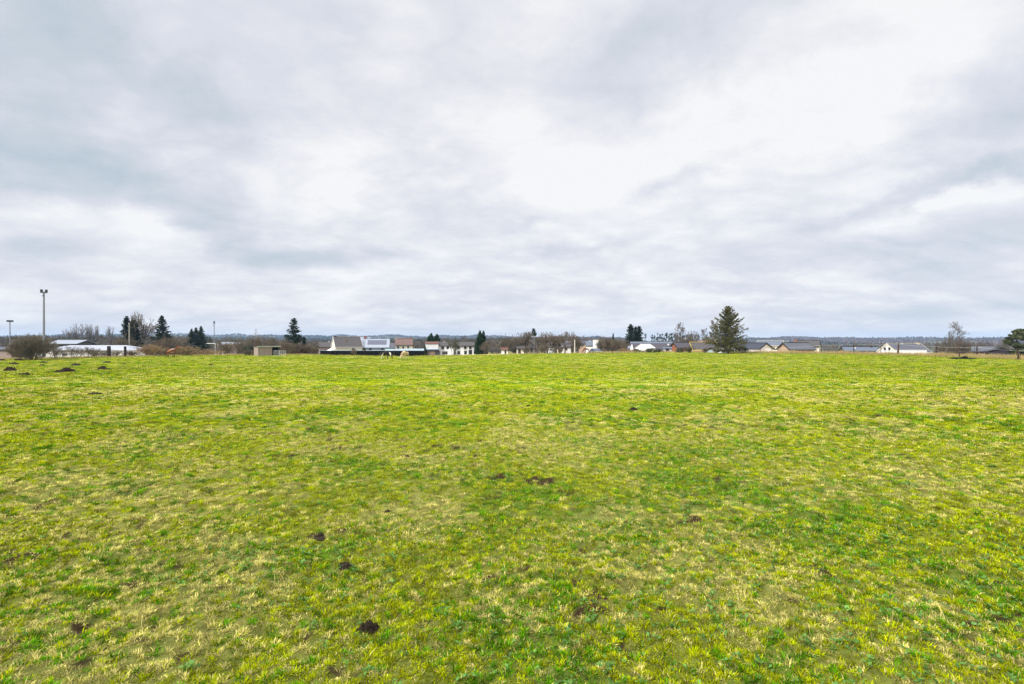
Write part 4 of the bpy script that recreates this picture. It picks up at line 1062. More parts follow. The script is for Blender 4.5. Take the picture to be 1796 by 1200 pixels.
# ------------------------------------------------------------------ masts, poles, goal, cars
def floodlight(px, ytop, D, label, r=.16, heads=2, hw=.9):
    x = X_(px, D); z = Hs(x, D); h = Z_(ytop, D) - z
    root = thing('floodlight_mast', label, 'floodlight', (x, D, z), -math.atan((px - 898) / F), 'playing field floodlights')
    p = MB(); p.tube([(0, 0, -.2), (0, 0, h * .5), (0, 0, h - .3)], [r * 1.3, r, r * .75], 10); p.build('pole', M_mast, root)
    b = MB(); b.box(-hw / 2, hw / 2, -.06, .06, h - .62, h - .5); b.build('crossarm', M_mast, root)
    for i in range(heads):
        u = (i - (heads - 1) / 2) * hw * .85 / max(1, heads - 1)
        l = MB(); l.prism([(-.38, h - .50), (.28, h - .50), (.34, h + .05), (-.18, h + .22)], 'x', u - hw * .24, u + hw * .24); lo = l.build('lamp_housing', M_lampblack, root)
        g = MB(); g.box(u - hw * .2, u + hw * .2, -.33, .2, h - .535, h - .505); g.build('lens', M_lens, lo)
    s = MB(); s.tube([(-.3, -.1, h - 1.25), (.1, -.1, h - 1.25)], .1, 8); s.build('junction_box', M_lampblack, root)
floodlight(77, 509.6, 112, 'tall pale floodlight mast with twin black lamps above the hedge', .21, 2, .95)
floodlight(17.5, 562.6, 220, 'small far off floodlight mast at the left edge', .22, 3, 1.7)
floodlight(375.6, 564.5, 170, 'thin floodlight pole with a single lamp behind the goal', .13, 1, .9)
def pole(px, ytop, D, r, m, label, arm=False, name='utility_pole', group='utility poles'):
    x = X_(px, D); z = Hs(x, D); h = Z_(ytop, D) - z
    root = thing(name, label, 'pole', (x, D, z), 0, group)
    p = MB(); p.tube([(0, 0, -.3), (0, 0, h)], [r, r * .7], 8); p.build('shaft', m, root)
    c = MB(); c.box(-.5 if arm else -.12, .5 if arm else .12, -.05 - r, -.003 - r * .75, h - .4, h - .28); c.build('crossarm', m, root)
    for u in ((-.42, .42) if arm else (0,)):
        i = MB(); i.tube([(u, -.03 - r, h - .28), (u, -.03 - r, h - .1)], .05, 6); i.build('insulator', M_plastic_white, root)
pole(226.8, 566, 128, .19, M_pale_bark, 'pale wooden utility pole in front of the dark conifer pair')
pole(1008, 596.2, 128, .15, M_paleplank, 'pale concrete utility pole right of the bare trees')
pole(866, 597.5, 180, .12, M_bark, 'thin dark utility pole right of the twin cypress', True)
pole(1545, 599.8, 134, .10, M_bark, 'thin dark utility pole beside the white gable', True)
def pylon(px, ytop, D, label):
    x = X_(px, D); z = Hs(x, D); h = Z_(ytop, D) - z
    root = thing('lattice_pylon', label, 'pylon', (x, D, z))
    t = MB(); w = 2.2
    for sx in (-1, 1):
        for sy in (-1, 1): t.tube([(sx * w, sy * w, -.5), (sx * .35, sy * .35, h)], .09, 4)
    for i in range(8):
        z0, z1 = h * i / 8, h * (i + 1) / 8; a = w + (.35 - w) * i / 8; b = w + (.35 - w) * (i + 1) / 8
        for s in (-1, 1): t.tube([(-a, s * a, z0), (b, s * b, z1)], .05, 4); t.tube([(a, s * a, z0), (-b, s * b, z1)], .05, 4)
    t.build('tower', M_galv, root)
    for f in (.72, .86):
        c = MB(); c.tube([(-3.2, 0, h * f), (3.2, 0, h * f)], .1, 4); c.build('crossarm', M_galv, root)
pylon(449, 576.5, 520, 'faint far lattice pylon above the brown bushes')
def goal():
    D = 165; x0, x1 = X_(355.3, D), X_(377.6, D); cx = (x0 + x1) / 2; z = Hs(cx, D); h = Z_(602.8, D) - z
    root = thing('football_goal', 'white football goal frame on the playing field behind the hedge', 'goal', (cx, D, z))
    w = (x1 - x0) / 2
    for s in (-1, 1):
        p = MB(); p.tube([(s * w, 0, -.1), (s * w, 0, h)], .1, 8); p.build('post', M_plastic_white, root)
        b = MB(); b.tube([(s * w, 0, h), (s * w * .98, 1.4, h - .1), (s * w * .98, 1.9, 0)], .04, 6); b.build('net_support', M_plastic_white, root)
    c = MB(); c.tube([(-w - .1, 0, h + .05), (w + .1, 0, h + .05)], .09, 8); c.build('crossbar', M_plastic_white, root)
goal()
def car(px, ybot, D, rz, mp, label):
    x = X_(px, D); z = Z_(ybot, D)
    root = thing('parked_car', label, 'car', (x, D, z), rz, 'parked cars')
    pts = [(-2.1, .30), (2.0, .30), (2.1, .62), (1.9, .82), (1.0, .95), (.45, 1.42), (-1.2, 1.46), (-1.9, 1.0), (-2.12, .9)]
    b = MB(); prof = pts
    vs = []; n = len(prof)
    for (yy, k) in ((-.86, 0), (-.78, 1), (.78, 1), (.86, 0)):
        for (px_, pz) in prof: vs.append((px_, yy if pz < 1.0 else yy * .84, pz if k else min(pz, pz * .98)))
    fs = [tuple(range(n))[::-1], tuple(range(3 * n, 4 * n))]
    for s in range(3):
        for i in range(n): fs.append((s * n + i, s * n + (i + 1) % n, (s + 1) * n + (i + 1) % n, (s + 1) * n + i))
    b.add(vs, fs); b.build('body', mp, root, loc=(0, 0, 0))
    for sy in (-1, 1):
        w = MB(); w.prism([(.85, .98), (.40, 1.36), (-1.15, 1.39), (-1.7, 1.02)] if sy < 0 else [(-1.7, 1.02), (-1.15, 1.39), (.40, 1.36), (.85, .98)], 'y', sy * .735 - .008, sy * .735 + .008)
        w.build('side_window', M_glass, root)
        for sx in (-1.3, 1.3):
            t = MB(); t.tube([(sx, sy * .70, .31), (sx, sy * .87, .31)], .31, 14); to = t.build('wheel', M_tyre, root)
            h = MB(); h.tube([(sx, sy * .871, .31), (sx, sy * .885, .31)], .19, 10); h.build('rim', M_alu, to)
        l = MB(); l.box(2.03, 2.12, sy * .6 - .16, sy * .6 + .16, .62, .76); l.build('headlight', M_lens, root)
    ws = MB(); ws.add([(1.03, -.66, .97), (1.03, .66, .97), (.50, .62, 1.40), (.50, -.62, 1.40)], [(0, 1, 2, 3)]); ws.add([(1.05, -.66, .97), (1.05, .66, .97), (.52, .62, 1.40), (.52, -.62, 1.40)], [(0, 1, 2, 3)])
    ws.build('windscreen', M_glass, root)
car(965, 620.6, 142, R(-60), M_carwhite, 'white car parked in front of the cream house among bare trees')
car(1045, 620.9, 128, R(-75), M_carblue, 'blue car parked at the foot of the white tower')

# ------------------------------------------------------------------ fences round the pasture
def wire_fence():
    spec = [(1334, 612.2, 619.0, .07, M_post), (1440, 604.3, 619.6, .115, M_post), (1498, 602.0, 620.6, .105, M_post), (1575, 602.2, 623.0, .165, M_post_brown),
            (1642, 606.2, 622.9, .105, M_post), (1682.5, 607.6, 626.6, .10, M_post_brown), (1713.5, 607.0, 623.2, .115, M_post), (1786, 614.2, 631.6, .135, M_post_brown)]
    P = []
    for (px, yt, yb, r, m) in spec:
        De = float(edge_depth(np.array([px]))[0]); D = De - .6 if px in (1682.5, 1786) else De + 1.2
        x = X_(px, D); z = Hs(x, D); P.append((x, D, z, Z_(yt, D), r, m))
    c0 = np.array(P[3][:3])
    root = thing('wire_fence', 'post and wire pasture fence along the right rim of the field', 'fence', tuple(c0))
    lean = [0, .02, -.05, .06, .02, 0, .01, 0]
    for (x, y, z, zt, r, m), ln in zip(P, lean):
        q = np.array((x, y, z)) - c0; h = zt - z; b = MB()
        b.tube([(q[0], q[1], q[2] - .2), (q[0] + ln * h * .5, q[1], q[2] + h * .5), (q[0] + ln * h, q[1], q[2] + h)], [r, r * .95, r * .9], 7); po_ = b.build('post', m, root)
        for f in (.55, .92):
            i = MB(); i.tube([(q[0] + ln * h * f - r * .2, q[1] - r, q[2] + h * f), (q[0] + ln * h * f - r * .2, q[1] - r - .07, q[2] + h * f)], .025, 5); i.build('insulator', M_plastic_white, po_)
    br = MB(); q = np.array(P[3][:3]) - c0; br.tube([(q[0] - .15, q[1] + .1, q[2] + .05), (q[0] + .02, q[1] + .12, q[2] + 1.1)], .07, 6); br.tube([(q[0] + .55, q[1] + .05, q[2] - .05), (q[0] + .1, q[1] + .05, q[2] + .6)], .06, 6); br.build('brace', M_post_brown, root)
    for f, r, m in ((.92, .009, M_tape), (.55, .004, M_galv)):
        w = MB()
        for A, B in zip(P[:-1], P[1:]):
            a = np.array((A[0], A[1] - A[4] - .07, A[2] + (A[3] - A[2]) * f)) - c0; b_ = np.array((B[0], B[1] - B[4] - .07, B[2] + (B[3] - B[2]) * f)) - c0
            w.tube([tuple(a + (b_ - a) * t + np.array((0, 0, -.12 * 4 * t * (1 - t)))) for t in (0, .25, .5, .75, 1)], r, 4)
        w.build('wire', m, root)
    # last span, out of the frame to the right
    A = P[-1]; w = MB(); a = np.array((A[0], A[1] - .17, A[2] + (A[3] - A[2]) * .92)) - c0; w.tube([tuple(a), (a[0] + 6, a[1] - 5, a[2] + .05)], .012, 4); w.build('wire', M_tape, root)
wire_fence()
def stump(px, yt, yb, w, label):
    D = float(edge_depth(np.array([px]))[0]) + .8; x = X_(px, D); z = Hs(x, D); h = Z_(yt, D) - z; r = w / 2 * D / F
    root = thing('fence_post', label, 'post', (x, D, z), 0, 'stout posts along the left rim')
    b = MB(); b.tube([(0, 0, -.2), (.02, 0, h * .5), (-.02, .02, h - .06)], [r * 1.05, r, r * .95], 9); b.build('shaft', M_post, root)
    c = MB(); c.tube([(-.02, .02, h - .058), (-.02, .02, h)], [r * .95, r * .6], 9); c.build('cap', M_post, root)
stump(191, 607, 624, 5.5, 'stout dark fence post nearer the round hedge bush, left of the pair')
stump(219.5, 607.5, 624, 4, 'thinner dark fence post nearer the brown horse, right of the pair')
for i_, (p_, y_) in enumerate(((1040.5, 614.5), (1074.5, 614), (1085, 613.6), (1163, 615.2))):
    D_ = float(edge_depth(np.array([p_]))[0]) - .5; x_ = X_(p_, D_); z_ = Hs(x_, D_); h_ = Z_(y_, D_) - z_
    r0_ = thing('wooden_post', ['dark wooden post before the blue car', 'dark wooden post at the left among the brown shrubs', 'grey wooden post nearer the bungalow shrubs', 'short wooden post before the garage'][i_], 'post', (x_, D_, z_), 0, 'short posts along the far rim')
    b_ = MB(); b_.tube([(0, 0, -.2), (.02, 0, h_)], [.075, .065], 7); b_.build('shaft', M_post if i_ != 2 else M_plank, r0_)
    c_ = MB(); c_.tube([(.02, 0, h_ + .002), (.02, 0, h_ + .05)], [.065, .03], 7); c_.build('cap', M_post, r0_)

# dark heap under the right hand fence
def heap():
    D = 80; x = X_(1690, D); z = Hs(x, D)
    root = thing('silage_sheet', 'low heap of black plastic sheeting under the right hand fence', 'sheeting', (x, D, z))
    for (u, w, h) in ((-1.35, 1.1, .30), (.15, .62, .46), (1.25, .85, .26)):
        n, m_ = 22, 10; vs = []; fs = []
        for i in range(n + 1):
            for j in range(m_ + 1):
                a = (i / n - .5) * 2; b = (j / m_ - .5) * 2; rr = max(0, 1 - (a * a) ** 1.0 - b * b * .9)
                vs.append((u + a * w, b * .55, h * rr ** .5 * (.8 + .35 * float(vnoise(np.array([a * 3 + u * 7]), np.array([b * 3.]), 5)[0])) - .03))
        for i in range(n):
            for j in range(m_): fs.append((i * (m_ + 1) + j, (i + 1) * (m_ + 1) + j, (i + 1) * (m_ + 1) + j + 1, i * (m_ + 1) + j + 1))
        b = MB(); b.add(vs, fs); b.build('plastic_fold', M_black, root, smooth=True)
heap()
# ------------------------------------------------------------------ trees and shrubs, left to right
conifer('dark conifer with a pale utility pole before it, left of the branchy bare tree', 222, 553.5, 136, 27, 11, dens=1.4, shape=.6, leaf=1.4)
conifer('shorter dark conifer between the pole and the branchy bare tree', 234, 561, 140, 36, 12, dens=1.4, shape=.55, leaf=1.4)
bare_tree('tall branchy leafless tree between two dark conifers', 250, 550, 142, 40, 21, mt=M_pale_bark, twig=.045, levels=5)
conifer('dark broad conifer right of the branchy leafless tree, gaps between its limbs', 284, 553, 138, 48, 13, dens=1.15, leaf=1.35, shape=.75)
conifer('bluish conifer on the left of the three topped group', 336, 576.5, 150, 34, 14, m=M_conif_blue, dens=1.1, leaf=1.2)
conifer('bluish conifer in the middle of the three topped group', 344, 573.5, 152, 32, 15, m=M_conif_blue, dens=1.1, leaf=1.2)
conifer('bluish conifer on the right of the three topped group, the tallest of them', 352.5, 571, 151, 36, 16, m=M_conif_blue, dens=1.1, leaf=1.2)
conifer('lone dark spruce standing above the brown bushes near the field shelter', 516, 556.5, 126, 48, 17, dens=.95, sparse=.2, leaf=1.25, shape=.72)
conifer('small mid green conifer at the right foot of the lone spruce', 533.5, 590, 128, 17, 18, m=M_thuja, dens=1.3, base=.02)
dense_evergreen('bushy dark evergreen, taller left one of two above the white barn', 756, 583, 150, 24, 3, shape=.6, n=3200)
dense_evergreen('bushy dark evergreen, shorter right one of two above the white barn', 766, 584.6, 151, 22, 4, shape=.6, n=3000)
dense_evergreen('dark low evergreen filling the corner left of the white barn', 745, 603, 138, 10, 5, shape=.4, n=900)
dense_evergreen('tall pointed cypress, broader left one of the pair right of the white house', 842, 577, 134, 21, 6, shape=.75)
dense_evergreen('tall pointed cypress, slimmer right one of the pair right of the white house', 848, 577.8, 135, 13, 7, shape=.6, n=2000)
pine('thin dark pine whose top pokes above the bare trees', 937, 577, 150, 12, 8, crown_from=.72, group='pines', k=320)
conifer('dark pine on the left of the three above the bungalow, tallest and widest', 1106.5, 568, 166, 30, 31, dens=1.05, leaf=1.4, shape=.65)
conifer('dark pine in the middle of the three above the bungalow', 1115, 572.3, 168, 19, 32, dens=1.0, leaf=1.4, shape=.5, sparse=.15)
conifer('dark pine on the right of the three above the bungalow', 1121, 572, 167, 24, 33, dens=1.05, leaf=1.4, shape=.5)
conifer('small bluish fir among the brown shrubs right of the white tower', 1075.5, 584.5, 180, 9, 34, m=M_conif_blue, leaf=1.1)
conifer('great olive green spruce, by far the largest tree of the view', 1277, 537, 118, 78, 36, m=M_olive, dens=1.25, sparse=.05, base=.09, shape=.72, droop=.20, upturn=.5, leaf=1.1)
pine('rounded dark olive pine cut by the right edge of the view', 1784, 577, 104, 50, 9, crown_from=.2, m=M_darkolive, group='pines', k=2400)

rp = [(1132, 585.0, 3), (1143.5, 587, 3.2), (1147.5, 587, 3), (1153.5, 584.5, 4), (1157.5, 585, 3.5), (1162, 585.3, 3.5), (1168.5, 583.8, 5), (1174, 584, 4), (1178.5, 584.2, 5), (1183, 584, 4.5), (1188, 584.4, 5), (1194, 584.2, 5), (1199, 585, 4.5), (1204.5, 584.8, 4.5), (1211, 586, 4), (1218, 587, 4.5), (1224.5, 587.2, 4), (1233, 589, 4.5), (1238, 589.5, 4)]
words = ['lonely first', 'second', 'third', 'fourth', 'fifth', 'sixth', 'seventh', 'eighth', 'ninth', 'tenth', 'eleventh', 'twelfth', 'thirteenth', 'fourteenth', 'fifteenth', 'sixteenth', 'seventeenth', 'eighteenth', 'last and rightmost']
for i, (p, yt, w) in enumerate(rp):
    pine('tall bare stemmed far pine, %s counted from the left along the rise' % words[i], p, yt, 330 + (i * 37 % 50), w * 1.9, 60 + i, crown_from=.60 if i < 9 else .40, k=300, m=M_conif_blue)

for i, (l, p, yt, D, w, f, m) in enumerate((
    ('faint grey leafless tree, the broad one above the long white building', 145, 568, 255, 30, 'round', M_twig_grey),
    ('faint grey leafless tree just right of the broad one above the white building', 163, 570, 258, 20, 'round', M_twig_grey),
    ('faint low leafless tree left of the broad grey one', 121, 578, 262, 28, 'round', M_twig_grey),
    ('tiny faint leafless tree between the grey trees and the dark conifers', 193, 573, 250, 13, 'round', M_twig_grey),
    ('brown leafless tree behind the tiny red roofed shed', 888, 594, 136, 22, 'round', M_twig),
    ('low leafless tree right of the tiny red roofed shed', 904, 592, 137, 20, 'round', M_twig),
    ('dense brown leafless tree over the beige outhouse, left of the thin pine', 920, 582, 139, 34, 'vase', M_twig),
    ('leafless tree leaning in front of the steep grey roof', 942, 589, 134, 26, 'round', M_twig),
    ('leafless tree with high open top right of the thin pine', 960, 582.5, 138, 34, 'round', M_twig),
    ('low leafless tree filling the gap before the pale grey roofed house', 976, 591, 140, 24, 'round', M_twig),
    ('broad round leafless tree left of the concrete utility pole', 991, 581.5, 137, 36, 'round', M_twig),
    ('slim leafless tree right of the concrete utility pole', 1014, 596, 139, 15, 'round', M_twig),
    ('tall fan shaped leafless tree above the end of the bungalow', 1193, 566, 200, 22, 'tall', M_twig_grey),
    ('leafless tree with rounded top right of the fan shaped one', 1217, 580, 210, 18, 'round', M_twig_grey),
    ('pale thin leafless tree between the far pines and the great spruce', 1236, 576, 225, 14, 'tall', M_twig_grey),
    ('grey leafless tree rising behind the left side of the great spruce', 1252, 562, 150, 14, 'tall', M_twig_grey),
    ('dark leafless tree beside the bungalow end', 1201, 588, 155, 26, 'round', M_twig),
    ('tall wispy leafless tree above the right hand fence', 1678, 564.5, 122, 30, 'tall', M_twig_grey),
    ('short leafless tree at the left of the wispy tree', 1667, 582, 124, 9, 'tall', M_twig),
    ('brown leafless tree in the back row between the tiny shed and the thin pine', 911, 590, 168, 30, 'round', M_twig),
    ('brown leafless tree in the back row above the steep grey roof', 950, 588, 172, 34, 'round', M_twig),
    ('brown leafless tree in the back row left of the broad round tree', 972, 587, 170, 30, 'round', M_twig),
    ('brown leafless tree in the back row above the concrete pole', 1004, 588, 172, 28, 'round', M_twig),
    ('brown leafless tree standing behind the brown shrubs right of the white tower', 1062, 590, 165, 32, 'round', M_twig),
    ('brown leafless tree behind the cypress pair', 862, 598, 170, 26, 'round', M_twig),
    ('brown leafless tree behind the yellow trimmed house', 1218, 590, 175, 16, 'round', M_twig),
    )):
    bare_tree(l, p, yt, D, w, 100 + i, form=f, mt=M_bark, mc=m, twig=(.018 if 'wispy' in l else .034) if D < 180 else .036)
shrub('olive leafed small tree in front of the long white house', 797, 593, 131, 24, 201, M_twig, leaf=M_greenleaf, nleaf=420, stems=9, name='small_tree', cat='tree', group='small trees')

for i, (l, p, yt, D, w, m, kw) in enumerate((
    ('big round bare brown bush at the left rim below the tall mast', 55, 589, 76, 52, M_twig, dict(stems=75, twig=.018)),
    ('darker bare bush behind the left side of the big round bush', 32, 597, 84, 26, M_twig, dict(stems=40, twig=.018)),
    ('low bare hedge bush just right of the big round bush', 96, 606, 80, 34, M_twig, dict(stems=18, twig=.013)),
    ('low bare hedge bush midway along the white building', 128, 608, 84, 34, M_twig, dict(stems=16, twig=.013)),
    ('low bare hedge bush left of the stout dark post', 160, 609, 88, 28, M_twig, dict(stems=16, twig=.013)),
    ('low scrub at the foot of the left stout post', 178, 614, 92, 30, M_twig, dict(stems=18, twig=.016)),
    ('low scrub between the two stout posts', 206, 615.5, 94, 22, M_twig, dict(stems=14, twig=.016)),
    ('small scrub at the foot of the right stout post', 232, 616, 96, 26, M_twig_brown, dict(stems=14)),
    ('rounded reddish tan reed clump left of the brown horse', 265, 605, 97, 36, M_reed, dict(stems=40)),
    ('low brown reed clump right of the brown horse', 323, 607.5, 100, 34, M_reed, dict(stems=30)),
    ('dark brown bush behind the reddish tan reed clump', 292, 592, 120, 44, M_twig_brown, dict(stems=30, twig=.03)),
    ('dark brown bush under the dark conifers', 215, 592, 128, 34, M_twig_brown, dict(stems=26, twig=.03)),
    ('brown bush left of the bluish conifers', 318, 592, 124, 26, M_twig, dict(stems=18, twig=.03)),
    ('low dry scrub beneath the football goal', 365, 613, 106, 40, M_reed, dict(stems=18)),
    ('brown bush right of the football goal', 395, 601, 116, 34, M_twig, dict(stems=22, twig=.024)),
    ('grey brown bush left of the bluish hedge bush', 418, 593, 124, 34, M_twig, dict(stems=24, twig=.026)),
    ('blue green leafy bush left of the field shelter', 436, 603, 108, 20, M_twig, dict(stems=14, leaf=M_conif_blue, nleaf=520)),
    ('tall brown bush behind the blue green bush', 448, 588, 122, 32, M_twig, dict(stems=26, twig=.026)),
    ('rust brown low scrub at the left foot of the field shelter', 437, 614, 102, 26, M_twig_brown, dict(stems=24)),
    ('brown bush behind the field shelter', 474, 592, 124, 36, M_twig, dict(stems=26, twig=.026)),
    ('brown bush left of the lone spruce foot', 500, 598, 118, 30, M_twig_brown, dict(stems=24, twig=.024)),
    ('brown bush right of the galvanised hurdle gates', 522, 603, 110, 34, M_twig_brown, dict(stems=26, twig=.02)),
    ('brown bush at the left end of the black windbreak', 542, 604, 112, 26, M_twig, dict(stems=22, twig=.02)),
    ('dark small evergreen bush before the low pinkish house', 553, 603, 114, 12, M_twig, dict(stems=8, leaf=M_conif, nleaf=380)),
    ('grey leafless shrub in front of the black windbreak', 621.5, 612, 104, 9, M_twig, dict(stems=14)),
    ('small dark green bush at the foot of the blue grey houses', 641, 611, 116, 9, M_twig, dict(stems=7, leaf=M_conif, nleaf=260)),
    ('pale brown bare bush at the right foot of the cypress pair', 851, 600, 130, 18, M_twig, dict(stems=20, twig=.024)),
    ('grey brown bare hedge right of the cypress pair', 868, 609, 140, 26, M_twig_grey, dict(stems=20, twig=.026)),
    ('dark green bush between the tiny shed and the beige outhouse', 902, 611, 128, 11, M_twig, dict(stems=8, leaf=M_conif, nleaf=320)),
    ('dark bush between the two beige houses', 923, 607, 129, 13, M_twig, dict(stems=16, twig=.024)),
    ('brown bush left of the white car', 952, 604, 130, 18, M_twig, dict(stems=18, twig=.022)),
    ('brown bush right of the white car', 980, 608, 131, 18, M_twig, dict(stems=16, twig=.022)),
    ('brown shrub leaning against the white tower', 1055, 596, 130, 16, M_twig, dict(stems=22, twig=.022)),
    ('purplish brown shrub second from the white tower', 1066, 593, 133, 22, M_twig_brown, dict(stems=24, twig=.022)),
    ('grey brown shrub below the small bluish fir', 1080, 594, 136, 22, M_twig, dict(stems=24, twig=.022)),
    ('brown shrub at the left foot of the three dark pines', 1092, 597, 140, 20, M_twig, dict(stems=22, twig=.024)),
    ('dry tan scrub in front of the pale blue roofed shed', 1096, 611, 128, 18, M_reed, dict(stems=18)),
    ('green hedge bush right of the closed parasol', 1116, 612.5, 129, 18, M_twig_brown, dict(stems=10, leaf=M_greenleaf, nleaf=360)),
    ('dark green bush at the foot of the white annex', 1139, 611.5, 128, 15, M_twig, dict(stems=9, leaf=M_greenleaf, nleaf=380)),
    ('olive hedge bush midway along the bungalow', 1153, 612.5, 130, 18, M_twig_brown, dict(stems=10, leaf=M_greenleaf, nleaf=300)),
    ('dark bush before the brown timber house', 1194, 611.5, 128, 16, M_twig_brown, dict(stems=14, leaf=M_greenleaf, nleaf=160)),
    ('brown bush below the yellow gable', 1210, 608, 127, 14, M_twig_brown, dict(stems=16, leaf=M_greenleaf, nleaf=90)),
    ('rust brown bush left of the small summerhouse', 1236, 611, 127, 10, M_twig_brown, dict(stems=16)),
    ('dark green bush tucked under the right boughs of the great spruce', 1302, 607, 124, 18, M_twig, dict(stems=10, leaf=M_conif, nleaf=420)),
    ('reddish brown bush behind the right hand fence, left of the wispy tree', 1659, 598, 116, 30, M_twig_brown, dict(stems=26, twig=.022)),
    ('brown bush below the wispy leafless tree', 1686, 596, 117, 34, M_twig_brown, dict(stems=30, twig=.022)),
    ('brown bush between the wispy tree and the long grey roof', 1712, 599, 150, 28, M_twig, dict(stems=22, twig=.026)),
    ('dark bare bush left of the rounded olive pine', 1764, 597, 112, 24, M_twig, dict(stems=22, twig=.02)),
    )):
    shrub(l, p, yt, D, w, 300 + i, m, **kw)

# ------------------------------------------------------------------ horses
def vcol(me, fn):
    n = len(me.vertices); co = np.empty(n * 3, np.float32); me.vertices.foreach_get('co', co)
    co = co.reshape(-1, 3); c = fn(co)
    a = me.color_attributes.new('Col', 'FLOAT_COLOR', 'POINT'); cc = np.ones((n, 4), np.float32); cc[:, :3] = c; a.data.foreach_set('color', cc.ravel())
M_coat = mat('horse_coat', (1, 1, 1), .1, 6, .6, .2, attr=True)
M_mane_dark = mat('dark_mane', (.02, .016, .014), .3, 8, .7)
M_mane_pale = mat('pale_mane', (.62, .55, .44), .15, 8, .7)
M_hoof = mat('hoof', (.03, .026, .022), .2, 8, .6)
def skin_mesh(verts, edges, radii, root=0, sub=2):
    me = bpy.data.meshes.new('skin'); me.from_pydata(verts, edges, []); o = bpy.data.objects.new('skin', me); C.objects.link(o)
    m = o.modifiers.new('s', 'SKIN'); m.branch_smoothing = .6
    for i, r in enumerate(radii):
        q = r if isinstance(r, tuple) else (r, r); me.skin_vertices[0].data[i].radius = q
    me.skin_vertices[0].data[root].use_root = True
    u = o.modifiers.new('u', 'SUBSURF'); u.levels = sub
    dg = bpy.context.evaluated_depsgraph_get(); nm = bpy.data.meshes.new_from_object(o.evaluated_get(dg))
    bpy.data.objects.remove(o); return nm
def horse(label, px, ybot, rz, coat, mane_m, head='graze', turn=0.0, scale=1.0, D=None):
    D = D or 2.8 * F / (ybot - 600); x = X_(px, D); z = Hs(x, D) + .01
    root = thing('horse', label, 'horse', (x, D, z), rz, 'horses grazing on the pasture')
    root.scale = (scale,) * 3
    V, E, Rr = [], [], []
    def chain(start, pts):
        p = start
        for (co, r) in pts:
            V.append(co); Rr.append(r)
            if p is not None: E.append((p, len(V) - 1))
            p = len(V) - 1
        return p
    c, s = math.cos(turn), math.sin(turn)
    def N_(xx, zz): return (.52 + (xx - .52) * c, (xx - .52) * s, zz)
    chain(None, [((-.48, 0, 1.10), (.25, .27))])
    b = chain(0, [((-.12, 0, 1.05), (.27, .29)), ((.24, 0, 1.06), (.26, .31)), ((.46, 0, 1.12), (.18, .24))])
    if head == 'graze':
        pts = [(N_(.70, .98), (.10, .17)), (N_(.88, .72), (.085, .13)), (N_(1.02, .47), (.08, .10)), (N_(1.09, .30), (.075, .095)), (N_(1.12, .13), .06), (N_(1.13, .06), .05)]
    else:
        pts = [(N_(.66, 1.24), (.10, .18)), (N_(.82, 1.44), (.085, .13)), (N_(.95, 1.58), (.08, .10)), (N_(1.10, 1.50), (.075, .095)), (N_(1.26, 1.36), .06), (N_(1.32, 1.30), .05)]
    chain(b, pts); poll = b + 3
    for sy in (-1, 1):
        chain(0, [((-.50, sy * .15, .88), (.13, .17)), ((-.44, sy * .17, .66), (.09, .11)), ((-.60, sy * .16, .45), .055), ((-.57, sy * .16, .14), .04), ((-.53, sy * .16, .03), .05)])
        k = 2; chain(k, [((.36, sy * .14, .82), (.10, .13)), ((.34, sy * .15, .62), .075), ((.36, sy * .145, .38), .052), ((.355, sy * .14, .13), .038), ((.385, sy * .14, .03), .048)])
        hx = V[poll]; chain(poll, [((hx[0] - .02 * c + sy * .06 * s, hx[1] + sy * .06 * c, hx[2] + .09), .028), ((hx[0] - .0 * c + sy * .075 * s, hx[1] + sy * .075 * c, hx[2] + .18), .012)])
    me = skin_mesh(V, E, Rr); vcol(me, coat); me.name = 'body'
    me.polygons.foreach_set('use_smooth', np.ones(len(me.polygons), bool)); link('body', me, root, M_coat)
    t = MB(); t.tube([(-.68, 0, 1.16), (-.78, 0, 1.08), (-.82, 0, .8), (-.80, 0, .42)], [.045, .075, .085, .02], 8); t.build('tail', mane_m, root, smooth=True)
    m = MB()
    npts = [np.array(V[b]) + np.array((-.05, 0, .22))] + [np.array(V[b + 1 + i]) + np.array((-.10 * c, -.10 * s, .10 if head != 'graze' else .11)) for i in range(3)]
    m.tube([tuple(q) for q in npts], [.03, .06, .06, .045], 8)
    for i in range(3):
        q = (npts[i] + npts[i + 1]) / 2; m.tube([tuple(q), tuple(q + np.array((.02, .12, -.16))), tuple(q + np.array((.03, .13, -.30)))], [.06, .05, .015], 6)
    m.build('mane', mane_m, root, smooth=True)
    for sy in (-1, 1):
        for (hx, r) in ((-.525, .055), (.39, .053)):
            h = MB(); h.tube([(hx + .02, sy * (.16 if hx < 0 else .14), -.02), (hx, sy * (.16 if hx < 0 else .14), .075)], [r * 1.15, r * .9], 9); h.build('hoof', M_hoof, root)
def pick(mask, a, b): return np.where(mask[:, None], np.array(a), np.array(b))
WH = (.72, .68, .62); DK = (.018, .014, .012); CH = (.21, .072, .026); CRM = (.62, .46, .26)
def pied(co):
    x, y, z = co.T
    w = (vnoise(x * 3.1 + 7, z * 2.6 + y * 2, 3) > .80) | ((z < .78) & (x < -.3)) | ((x > .62) & (x < .92) & (z > .3)) | ((z < .35) & (x < .2))
    return pick(w, WH, DK)
def cream(co):
    x, y, z = co.T
    c = pick(z > .35, CRM, (.55, .48, .40)); c = np.where(((x > -.75) & (x < -.25) & (z > .85))[:, None], np.array(WH), c)
    return np.where(((vnoise(x * 4, z * 4 + y, 9) > .82) & (z > .7))[:, None], np.array((.42, .17, .09)), c)
def chest(co):
    x, y, z = co.T
    w = ((y > -.05) & (x > -.15) & (x < .5) & (z > .75)) | ((x > -.35) & (x < .3) & (z > 1.22)) | ((x > 1.0) & (z > 1.3) & (np.abs(y) < .05))
    c = pick(w, WH, CH); return np.where((z < .42)[:, None], np.array((.06, .022, .015)), c)
